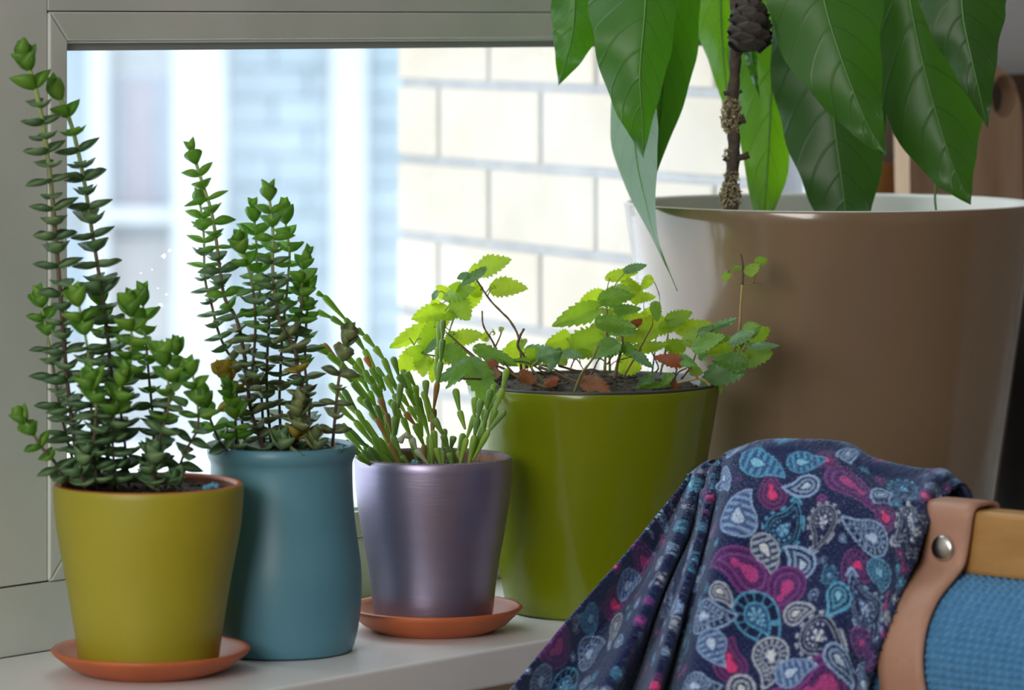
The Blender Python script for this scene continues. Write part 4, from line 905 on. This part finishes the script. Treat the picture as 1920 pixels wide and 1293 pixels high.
# ------------------------------------------------------------------ bench rail, bolster with leather strap
SR, ZR = 2.166, 0.1158                     # rail position along the wall direction, top height
m_pine = wood('golden_pine', (0.47, 0.26, 0.085), (0.39, 0.20, 0.06), 24, (1, 1, 3), 0.45)
bench = empty('bench_frame', SN(SR, 1.4, -0.85), label='golden pine bench rail that carries the strapped bolster', cat='bench')
o = box('rail', SR - 0.012, SR + 0.012, 0.95, 1.675, ZR - 0.042, ZR, m_pine, bench, 0.003)
for n_ in (1.65, 1.0):
    box('post', SR + 0.0125, SR + 0.05, n_ - 0.02, n_ + 0.02, -0.85, ZR - 0.005, m_pine, bench, 0.003)
ZB, RB = 0.0143, 0.062
m_weave = M('blue_woven_fabric', (0.07, 0.25, 0.46), 0.85, (0.05, 0.20, 0.40), 160, 0.2, 500, sheen=0.3)
bol = empty('bolster_cushion', SN(SR, 1.4, ZB - RB), label='blue basket-weave bolster hung from the pine rail by a leather strap', cat='cushion')
n0_, n1_ = 1.16, 1.70; NU, NV = 620, 500; pu, pv = 0.0062, 0.0050
uu = np.linspace(n0_, n1_, NU); nv_rows = round(2 * math.pi * RB / pv)
tv = np.linspace(0, 2 * math.pi, NV, endpoint=False)
U, Tt = np.meshgrid(uu, tv, indexing='ij')
row = Tt / (2 * math.pi) * nv_rows; ri = np.floor(row)
cu = (U / pu + 0.5 * (ri % 2) * 0.25) % 1.0; cv = row % 1.0
bp = (np.sin(np.pi * cu) ** 0.8) * (np.sin(np.pi * cv) ** 0.8)
rad = RB - 0.0028 + 0.0030 * bp
edge = np.clip(np.minimum(U - n0_, n1_ - U) / 0.03, 0, 1); rad = rad * (0.01 + 0.99 * np.sqrt(1 - (1 - edge) ** 2))
rad = rad + 0.0012 * np.sin(U * 40 + Tt * 2)
ss = SR + rad * np.cos(Tt); zz = ZB + rad * np.sin(Tt) * 1.0
W_ = np.stack([D.x * ss + N.x * U, D.y * ss + N.y * U, zz], -1).reshape(-1, 3)
org = np.array(wpos(bol)); ii = np.arange(NU * NV).reshape(NU, NV); jj = np.roll(ii, -1, 1)
quads = np.stack([ii[:-1], jj[:-1], jj[1:], ii[1:]], -1).reshape(-1, 4)
def npmesh(name, V, Q, mat):
    me = bpy.data.meshes.new(name); me.vertices.add(len(V)); me.vertices.foreach_set('co', V.astype(np.float32).ravel())
    me.loops.add(Q.size); me.loops.foreach_set('vertex_index', Q.astype(np.int32).ravel())
    me.polygons.add(len(Q)); me.polygons.foreach_set('loop_start', np.arange(0, Q.size, 4, dtype=np.int32)); me.polygons.foreach_set('loop_total', np.full(len(Q), 4, np.int32))
    me.polygons.foreach_set('use_smooth', np.ones(len(Q), bool)); me.update(calc_edges=True); me.validate(); me.materials.append(mat); return me
cov = link('cover', npmesh('cover', W_ - org, quads, m_weave), bol, wpos(bol))
# strap: one leather loop over the rail and round the bolster
m_leather = M('tan_leather', (0.46, 0.25, 0.17), 0.55, (0.40, 0.21, 0.14), 24, 0.25, 160)
m_ledge = M('leather_edge', (0.16, 0.08, 0.05), 0.7)
path = [(SR + 0.016, ZR - 0.02), (SR + 0.015, ZR - 0.004), (SR + 0.010, ZR + 0.003), (SR - 0.010, ZR + 0.003), (SR - 0.0155, ZR - 0.002), (SR - 0.0165, ZR - 0.015), (SR - 0.0175, ZR - 0.028), (SR - 0.020, ZR - 0.036)]
rs = RB + 0.0030
for a in range(118, 430, 12): path.append((SR + rs * math.cos(math.radians(a)), ZB + rs * math.sin(math.radians(a))))
path.append((SR + 0.017, ZR - 0.04))
cl = catmull([Vector((s, 0, z)) for s, z in path], 140)
def strapn(z): return 1.4935 + 0.004 * math.sin(z * 30)
V = []; Fc = []; hw_ = 0.0178; th_ = 0.0013
for i, p in enumerate(cl):
    tg = (cl[(i + 1) % len(cl)] - cl[i - 1]).normalized() if 0 < i < len(cl) - 1 else (cl[1] - cl[0]).normalized()
    nrm = Vector((-tg.z, 0, tg.x)); 
    if nrm.dot(p - Vector((SR, 0, 0.06))) < 0: nrm = -nrm
    wob = 1 + 0.06 * math.sin(i * 0.11)
    for dn, dt in ((-1, -1), (-1, 1), (-0.6, 1.15), (0.6, 1.15), (1, 1), (1, -1)):
        q = p + nrm * th_ * dt; V.append(SN(q.x, strapn(p.z) + dn * hw_ * wob, q.z))
for i in range(len(cl) - 1):
    for j in range(6):
        a = i * 6 + j; b = i * 6 + (j + 1) % 6; Fc.append((a, b, b + 6, a + 6))
strap = fixn(obj('strap', V, Fc, m_leather, bol)); strap['label'] = 'tan leather strap with a snap button'
m_steel = M('brushed_nickel', (0.62, 0.60, 0.55), 0.28, metal=1.0)
sb = SN(SR - 0.0187, 1.4945, ZR - 0.0255)
V = []; Fc = []; prof = [(0.0087, 0.0), (0.0089, 0.0012), (0.0082, 0.0024), (0.0060, 0.0033), (0.003, 0.0038), (0.0003, 0.0039)]
for r, h_ in prof:
    for q in range(32): a = 2 * math.pi * q / 32; V.append(sb - D * h_ + N * r * math.cos(a) + Vector((0, 0, r * math.sin(a))))
for i in range(len(prof) - 1):
    for q in range(32): Fc.append((i * 32 + q, i * 32 + (q + 1) % 32, (i + 1) * 32 + (q + 1) % 32, (i + 1) * 32 + q))
sn_ = fixn(obj('snap_button', V, Fc, m_steel, strap)); sn_['label'] = 'round nickel snap button'

# ------------------------------------------------------------------ paisley fleece blanket
cols = [[(1290, 892, 2.775), (1235, 960, 2.76), (1165, 1045, 2.74), (1060, 1165, 2.71), (955, 1293, 2.68), (885, 1380, 2.66)],
        [(1300, 888, 2.785), (1262, 975, 2.79), (1212, 1065, 2.78), (1125, 1190, 2.755), (1042, 1310, 2.73), (985, 1390, 2.72)],
        [(1318, 884, 2.765), (1290, 960, 2.735), (1255, 1050, 2.71), (1190, 1190, 2.68), (1130, 1310, 2.65), (1095, 1390, 2.64)],
        [(1328, 882, 2.775), (1308, 965, 2.780), (1274, 1060, 2.770), (1222, 1190, 2.750), (1178, 1310, 2.72), (1150, 1390, 2.71)],
        [(1345, 872, 2.75), (1325, 960, 2.715), (1298, 1060, 2.69), (1258, 1190, 2.66), (1222, 1310, 2.63), (1200, 1390, 2.62)],
        [(1356, 864, 2.755), (1336, 965, 2.757), (1309, 1070, 2.745), (1272, 1200, 2.72), (1240, 1310, 2.69), (1218, 1390, 2.68)],
        [(1385, 852, 2.73), (1366, 950, 2.695), (1344, 1060, 2.665), (1316, 1190, 2.64), (1292, 1310, 2.615), (1275, 1390, 2.61)],
        [(1430, 846, 2.715), (1430, 950, 2.68), (1422, 1060, 2.655), (1408, 1190, 2.63), (1390, 1310, 2.605), (1380, 1390, 2.60)],
        [(1500, 848, 2.70), (1505, 950, 2.662), (1505, 1060, 2.64), (1496, 1190, 2.615), (1484, 1310, 2.59), (1475, 1390, 2.585)],
        [(1560, 857, 2.69), (1580, 955, 2.642), (1580, 1060, 2.625), (1570, 1190, 2.60), (1552, 1310, 2.585), (1545, 1390, 2.58)],
        [(1615, 882, 2.675), (1640, 965, 2.632), (1640, 1060, 2.615), (1622, 1190, 2.595), (1592, 1310, 2.58), (1580, 1390, 2.578)],
        [(1690, 903, 2.66), (1690, 975, 2.617), (1676, 1060, 2.605), (1642, 1170, 2.59), (1600, 1300, 2.58), (1586, 1390, 2.575)],
        [(1742, 905, 2.65), (1718, 980, 2.607), (1696, 1062, 2.595), (1660, 1168, 2.585), (1612, 1298, 2.578), (1594, 1390, 2.572)],
        [(1778, 932, 2.64), (1735, 985, 2.606), (1710, 1060, 2.594), (1670, 1165, 2.58), (1620, 1295, 2.577), (1600, 1390, 2.57)]]
for i_, c_ in enumerate(cols):
    x_, y_2, d_2 = c_[-1]; x_p = c_[-2][0]
    c_.append((x_ + (x_ - x_p) * 0.9, 1640 - 8 * abs(i_ - 7), d_2 - 0.004))
NUc, NVf, NVb = 680, 500, 40
def cr_interp(A, n):
    A = np.asarray(A, float); m = len(A) - 1; t = np.linspace(0, m, n); k = np.minimum(t.astype(int), m - 1); f = (t - k)[:, None] if A.ndim == 2 else (t - k)[:, None, None]
    E = np.concatenate([2 * A[:1] - A[1:2], A, 2 * A[-1:] - A[-2:-1]]); a, b, c, d = E[k], E[k + 1], E[k + 2], E[k + 3]
    return 0.5 * (2 * b + (c - a) * f + (2 * a - 5 * b + 4 * c - d) * f ** 2 + (3 * b - a - 3 * c + d) * f ** 3)
C0 = np.array(cols, float)
for c_ in (1, 3, 5): C0[c_, 1:, 2] -= 0.018
#                          # (cols, rows, 3)
C1 = cr_interp(C0, NUc)                             # interpolate across
C2 = cr_interp(C1.transpose(1, 0, 2), NVf)          # rows, cols, 3
px, py, Yd = C2[..., 0], C2[..., 1], C2[..., 2]
vv = np.linspace(0, 1, NVf)[:, None]; uuv = np.linspace(0, 1, NUc)[None, :]
# soft secondary creases
Yd = Yd + 0.0010 * np.sin(uuv * 40 + vv * 5) * (1 - uuv) + 0.003 * np.sin(uuv * 17 + vv * 9 + 1) * np.sin(vv * 4)
Yd = Yd - 0.012 * np.exp(-((uuv - 0.93) / 0.02) ** 2 - ((vv - 0.042) / 0.075) ** 2)
X_ = (px - 960) * Yd / F; Z_ = H - (py - HZ) * Yd / F
s_ = D.x * X_ + D.y * Yd; n_ = N.x * X_ + N.y * Yd
# lie on the rail and the bolster, not in them
top_lift = np.clip(1 - vv / 0.10, 0, 1)
on = n_ < 1.72
wgt = np.clip((1.735 - n_) / 0.09, 0, 1); wgt = wgt * wgt * (3 - 2 * wgt); s_pre, Z_pre = s_.copy(), Z_.copy()
s_max = np.where(Z_ > ZB + RB * 0.9, SR - 0.0165, SR + 1.0)
hang = (vv > 0.083) & on
s_ = np.where(hang & (s_ > s_max) & (Z_ < ZR + 0.002), s_max, s_)
ds, dz = s_ - SR, Z_ - ZB; rr = np.hypot(ds, dz); need = RB + 0.0055
push = on & (rr < need)
ang = np.arctan2(dz, np.minimum(ds, -0.01)); s_ = np.where(push, SR + need * np.cos(ang), s_); Z_ = np.where(push, ZB + need * np.sin(ang), Z_)
Z_ = np.where((vv < 0.05) & on & (s_ > SR - 0.02), np.maximum(Z_, ZR + 0.004), Z_)
s_ = s_pre * (1 - wgt) + s_ * wgt; Z_ = Z_pre * (1 - wgt) + Z_ * wgt
# rows that go over the top and hang behind the rail
bs, bn, bz = [], [], []
for q in range(NVb):
    f = 1 - q / NVb; f2 = f
    bs.append(s_[0] + 0.055 * min(1, f * 1.6) + 0.004 * np.sin(uuv[0] * 30 + f * 3)); bn.append(n_[0]); bz.append(Z_[0] + 0.006 * math.sin(math.pi * min(1, f * 2.2)) - 0.13 * max(0, f - 0.25) ** 1.2)
Sx = np.concatenate([np.array(bs), s_]); Nx = np.concatenate([np.array(bn), n_]); Zx = np.concatenate([np.array(bz), Z_])
# light smoothing so the pushes leave no steps
for _ in range(10):
    for A in (Sx, Nx, Zx): A[1:-1] = 0.5 * A[1:-1] + 0.25 * (A[:-2] + A[2:])
for _ in range(3):
    for A in (Sx, Nx, Zx): A[:, 1:-1] = 0.5 * A[:, 1:-1] + 0.25 * (A[:, :-2] + A[:, 2:])
CW = np.stack([D.x * Sx + N.x * Nx, D.y * Sx + N.y * Nx, Zx], -1)
NR = CW.shape[0]
PXv = 960 + CW[..., 0] / CW[..., 1] * F; PYv = HZ + (H - CW[..., 2]) / CW[..., 1] * F
# print coordinates: arc lengths in "pixels at 2.65 m"
du = np.linalg.norm(np.diff(CW, axis=1), axis=2) * F / 2.65; Q = np.concatenate([np.zeros((NR, 1)), np.cumsum(du, 1)], 1)
anchor = int(0.62 * NUc); Q = Q - Q[:, anchor:anchor + 1] + PXv[NVb:NVb + 1, anchor:anchor + 1]
dv = np.linalg.norm(np.diff(CW, axis=0), axis=2) * F / 2.65; Rr = np.concatenate([np.zeros((1, NUc)), np.cumsum(dv, 0)], 0); Rr = Rr - Rr[NVb:NVb + 1] + 850
base = np.array([0.012, 0.018, 0.070])
colr = np.tile(base, (NR, NUc, 1)).astype(np.float32)
PAL = {'m': ((0.22, 0.06, 0.27), (0.46, 0.06, 0.25), (0.10, 0.04, 0.19)), 'p': ((0.19, 0.05, 0.20), (0.68, 0.05, 0.19), (0.09, 0.03, 0.14)),
       'b': ((0.28, 0.42, 0.66), (0.46, 0.58, 0.76), (0.06, 0.11, 0.26)), 'c': ((0.11, 0.37, 0.58), (0.22, 0.52, 0.70), (0.03, 0.09, 0.23)), 'w': ((0.42, 0.48, 0.58), (0.62, 0.66, 0.70), (0.03, 0.05, 0.14))}
rp_ = random.Random(11)
def motif(q0, r0, size, ang, pal, style, flip=1, tail=1.7):
    sel = (np.abs(Q - q0) < size * 2.6) & (np.abs(Rr - r0) < size * 2.6)
    if not sel.any(): return
    x = (Q[sel] - q0) / size; y = (Rr[sel] - r0) / size; c, s = math.cos(ang), math.sin(ang)
    a, b = c * x + s * y, (-s * x + c * y) * flip
    sd = np.full(a.shape, 9.0); ts = np.zeros(a.shape)
    for i in range(18):
        t = i / 17; cx_ = tail * t * (1 - 0.12 * t) - 0.25; cy_ = 0.75 * t * t * (tail / 1.7) ; r = 0.86 * (1 - t) ** 0.85 + 0.03
        d_ = np.hypot(a - cx_, b - cy_) - r; m_ = d_ < sd; sd = np.where(m_, d_, sd); ts = np.where(m_, t, ts)
    phi = np.arctan2(b - 0.05, a + 0.2); al = np.where(ts > 0.05, ts * 9 + np.sign(b - 0.7 * a * 0.4) * 0.7, phi)
    main, acc, mid = [np.array(v_) for v_ in PAL[pal]]
    cur = colr[sel].astype(float)
    def put(mask, color, k=1.0):
        cur[mask] = cur[mask] * (1 - k) + np.asarray(color) * k
    if style == 0:     # ringed, dotted
        put(sd < 0.0, base); put((sd < 0.0) & (sd > -0.10), main); put((sd < -0.16) & (sd > -0.36) & (np.cos(al * 16) > -0.1), main * 0.8); put((sd < -0.40) & (sd > -0.46), main)
        put(sd < -0.52, mid); put((sd < -0.50) & (np.cos(al * 8) > 0.35), main * 0.75); put(sd < -0.66, acc)
    elif style == 1:   # solid with speckle and bright heart
        put(sd < 0.0, main * 0.55); put((sd < 0.0) & (sd > -0.07), main); put((sd < -0.15) & (sd > -0.22), mid * 0.5); put((sd < -0.30) & (sd > -0.36), main * 1.1)
        put((sd < -0.36) & (np.sin(a * 22) * np.sin(b * 22) > 0.15), mid * 0.6); put((sd < -0.60), acc); put((sd < -0.45) & (np.hypot(a - 0.35, b - 0.12) < 0.16), acc)
    elif style == 2:   # spoked wheel
        put(sd < 0.0, base * 0.8); put((sd < 0.0) & (sd > -0.07), main); put((sd < -0.07) & (np.abs(np.sin(al * 6.5)) < 0.22), main * 0.8); put((sd < -0.40) & (sd > -0.47), main * 0.9)
        put((sd < -0.47), mid); put((sd < -0.58) & (np.cos(al * 7) > 0), acc * 0.9)
    elif style == 3:   # scalloped edge
        put((sd < 0.10) & (sd > -0.02) & (np.cos(al * 13) > 0.1), main); put(sd < -0.02, base); put((sd < -0.08) & (sd > -0.13), main * 0.9); put((sd < -0.26) & (sd > -0.31), main * 0.6)
        put((sd < -0.40) & (sd > -0.50) & (np.cos(al * 12) > 0), main); put(sd < -0.60, mid * 1.4); put((sd < -0.62) & (np.cos(al * 5) > 0.2), acc)
    elif style == 4:   # hatched leaf
        put(sd < 0.0, mid); put((sd < 0.0) & (sd > -0.09), main); put((sd < -0.12) & (np.sin(a * 16 + b * 5) > 0.1), main * 0.85); put((sd < -0.5), mid); put(sd < -0.62, acc)
    elif style == 5:   # small concentric drop
        put(sd < 0.0, base); put((sd < 0.0) & (sd > -0.18), main); put((sd < -0.34) & (sd > -0.52), main * 0.8); put(sd < -0.66, acc)
    colr[sel] = np.clip(cur, 0, 1)
# rows of tiny dots over the navy ground
dots = (np.sin(Q * 0.42) * np.sin(Rr * 0.42) > 0.80); colr[dots] = np.array([0.05, 0.07, 0.18])
def at_px(mx_, my_):
    d2 = (PXv[NVb:] - mx_) ** 2 + (PYv[NVb:] - my_) ** 2; i = np.unravel_index(np.argmin(d2), d2.shape); return Q[NVb:][i], Rr[NVb:][i]
MOT = [(1448, 925, 28, -1.9, 'p', 1, 1), (1600, 915, 42, 0.3, 'm', 1, 1), (1664, 970, 24, -1.9, 'p', 1, -1), (1478, 990, 34, -0.7, 'c', 3, -1), (1548, 985, 30, 1.6, 'w', 3, 1), (1632, 1010, 32, 2.9, 'b', 0, 1),
       (1712, 1000, 34, 1.9, 'w', 3, 1), (1398, 1068, 42, -2.6, 'm', 1, -1), (1510, 918, 25, 2.7, 'b', 5, 1), (1385, 965, 36, -1.7, 'b', 4, 1), (1440, 1035, 26, 0.8, 'w', 4, 1), (1506, 1055, 27, -1.9, 'b', 5, -1), (1606, 1062, 26, 2.6, 'p', 0, -1),
       (1476, 1112, 36, 1.9, 'm', 1, 1), (1428, 1165, 42, 0.7, 'c', 2, 1), (1368, 1245, 30, -2.1, 'p', 1, 1), (1622, 1140, 34, -2.6, 'b', 3, 1), (1545, 1195, 38, 0.5, 'w', 3, 1), (1622, 1205, 24, 0.2, 'm', 0, 1), (1540, 1290, 50, 2.6, 'm', 1, 1),
       (1354, 1112, 17, 0.4, 'w', 5, 1), (1328, 1158, 32, 0.3, 'b', 0, -1), (1316, 1085, 24, -0.7, 'b', 4, 1), (1312, 960, 28, 1.3, 'b', 0, 1), (1282, 1005, 24, 2.9, 'c', 1, 1), (1268, 1065, 32, 2.4, 'm', 1, 1), (1205, 1050, 34, -0.5, 'm', 1, 1),
       (1150, 1135, 30, 0.2, 'p', 1, -1), (1112, 1225, 34, -0.9, 'b', 0, 1), (1176, 1092, 30, -0.7, 'b', 4, 1), (1254, 1125, 34, 0.8, 'b', 3, 1), (1220, 1205, 30, 1.4, 'c', 4, 1), (1040, 1215, 36, 2.2, 'm', 1, 1), (1066, 1295, 38, 0.3, 'c', 2, 1),
       (1230, 1290, 22, 0.5, 'p', 1, 1), (1430, 872, 34, 0.1, 'c', 4, 1), (1545, 868, 22, 2.5, 'p', 1, 1), (1510, 872, 26, 0.2, 'c', 4, -1), (1300, 910, 26, -0.6, 'c', 1, 1), (1365, 900, 28, 0.5, 'b', 4, 1), (1700, 925, 28, 0.6, 'c', 3, 1), (1735, 935, 18, 1.2, 'p', 1, 1),
       (1290, 1210, 30, 1.1, 'c', 3, 1), (1335, 1215, 26, 1.4, 'b', 4, -1), (1655, 1080, 22, 0.9, 'c', 0, 1), (1580, 1245, 24, 0.2, 'b', 5, 1), (1450, 1240, 34, 1.2, 'w', 0, 1), (1490, 1260, 26, -0.6, 'b', 4, 1), (1230, 960, 26, -1.2, 'b', 0, 1), (1100, 1160, 24, 2.4, 'c', 4, 1), (1010, 1280, 30, 0.7, 'b', 0, 1), (1160, 1180, 26, 1.2, 'w', 5, 1),
       (1190, 1265, 26, 1.8, 'b', 0, 1), (1310, 1290, 26, 0.3, 'b', 0, -1), (1395, 1300, 26, 0.9, 'w', 5, 1), (1655, 935, 22, 0.2, 'b', 5, 1), (1575, 1125, 24, 1.6, 'c', 5, 1), (1500, 1150, 22, -0.4, 'w', 5, 1)]
placed = []
for mx_, my_, sz, an, pal, sty, fl in MOT:
    q0, r0 = at_px(mx_, my_); placed.append((q0, r0, sz * 1.28))
# small fillers between the big motifs
fill = []
for _ in range(2600):
    i, j = rp_.randrange(NR), rp_.randrange(NUc); q0, r0 = Q[i, j], Rr[i, j]; sz = rp_.choice((9, 12, 15, 20, 26))
    if all(math.hypot(q0 - a, r0 - b) > (s2 * 1.05 + sz * 1.0) for a, b, s2 in placed):
        placed.append((q0, r0, sz)); fill.append((q0, r0, sz, rp_.uniform(0, 6.28), rp_.choice('bbccwmp'), rp_.choice((0, 3, 4, 5, 5)), rp_.choice((1, -1))))
for f_ in fill: motif(f_[0], f_[1], f_[2], f_[3], f_[4], f_[5], f_[6], 1.2)
for (mx_, my_, sz, an, pal, sty, fl), (q0, r0, _s) in zip(MOT, placed): motif(q0, r0, _s, an, pal, sty, fl)
for _ in range(2):      # threads bleed a little into each other
    colr[1:-1, 1:-1] = 0.4 * colr[1:-1, 1:-1] + 0.15 * (colr[:-2, 1:-1] + colr[2:, 1:-1] + colr[1:-1, :-2] + colr[1:-1, 2:])
colr = np.clip(colr * (0.70 + 0.60 * npr.rand(NR, NUc, 1)), 0, 1)
# fleece nap: slight relief
ii = np.arange(NR * NUc).reshape(NR, NUc)
quads = np.stack([ii[:-1, :-1], ii[:-1, 1:], ii[1:, 1:], ii[1:, :-1]], -1).reshape(-1, 4)
org = SN(2.1, 1.6, -0.05)
CWf = CW.reshape(-1, 3) + npr.randn(NR * NUc, 3) * 0.00012
m_fleece = bpy.data.materials.new('paisley_fleece'); t = nt(m_fleece); L = t.links
out = t.nodes.new('ShaderNodeOutputMaterial'); p = t.nodes.new('ShaderNodeBsdfPrincipled'); p.inputs['Roughness'].default_value = 0.95; p.inputs['Sheen Weight'].default_value = 0.35; p.inputs['Specular IOR Level'].default_value = 0.1
p.inputs['Sheen Tint'].default_value = (0.6, 0.75, 1.0, 1)
at_ = t.nodes.new('ShaderNodeAttribute'); at_.attribute_name = 'print'; L.new(at_.outputs['Color'], p.inputs['Base Color']); L.new(p.outputs[0], out.inputs[0])
me = npmesh('blanket', CWf - np.array(org), quads, m_fleece)
ca = me.color_attributes.new('print', 'FLOAT_COLOR', 'POINT')
ca.data.foreach_set('color', np.concatenate([colr.reshape(-1, 3), np.ones((NR * NUc, 1))], 1).astype(np.float32).ravel())
bl = link('blanket', me, None, org)
tag(bl, 'navy fleece blanket with blue and magenta paisley print draped over the rail', 'blanket')
so = bl.modifiers.new('thickness', 'SOLIDIFY'); so.thickness = 0.0025; so.offset = -1
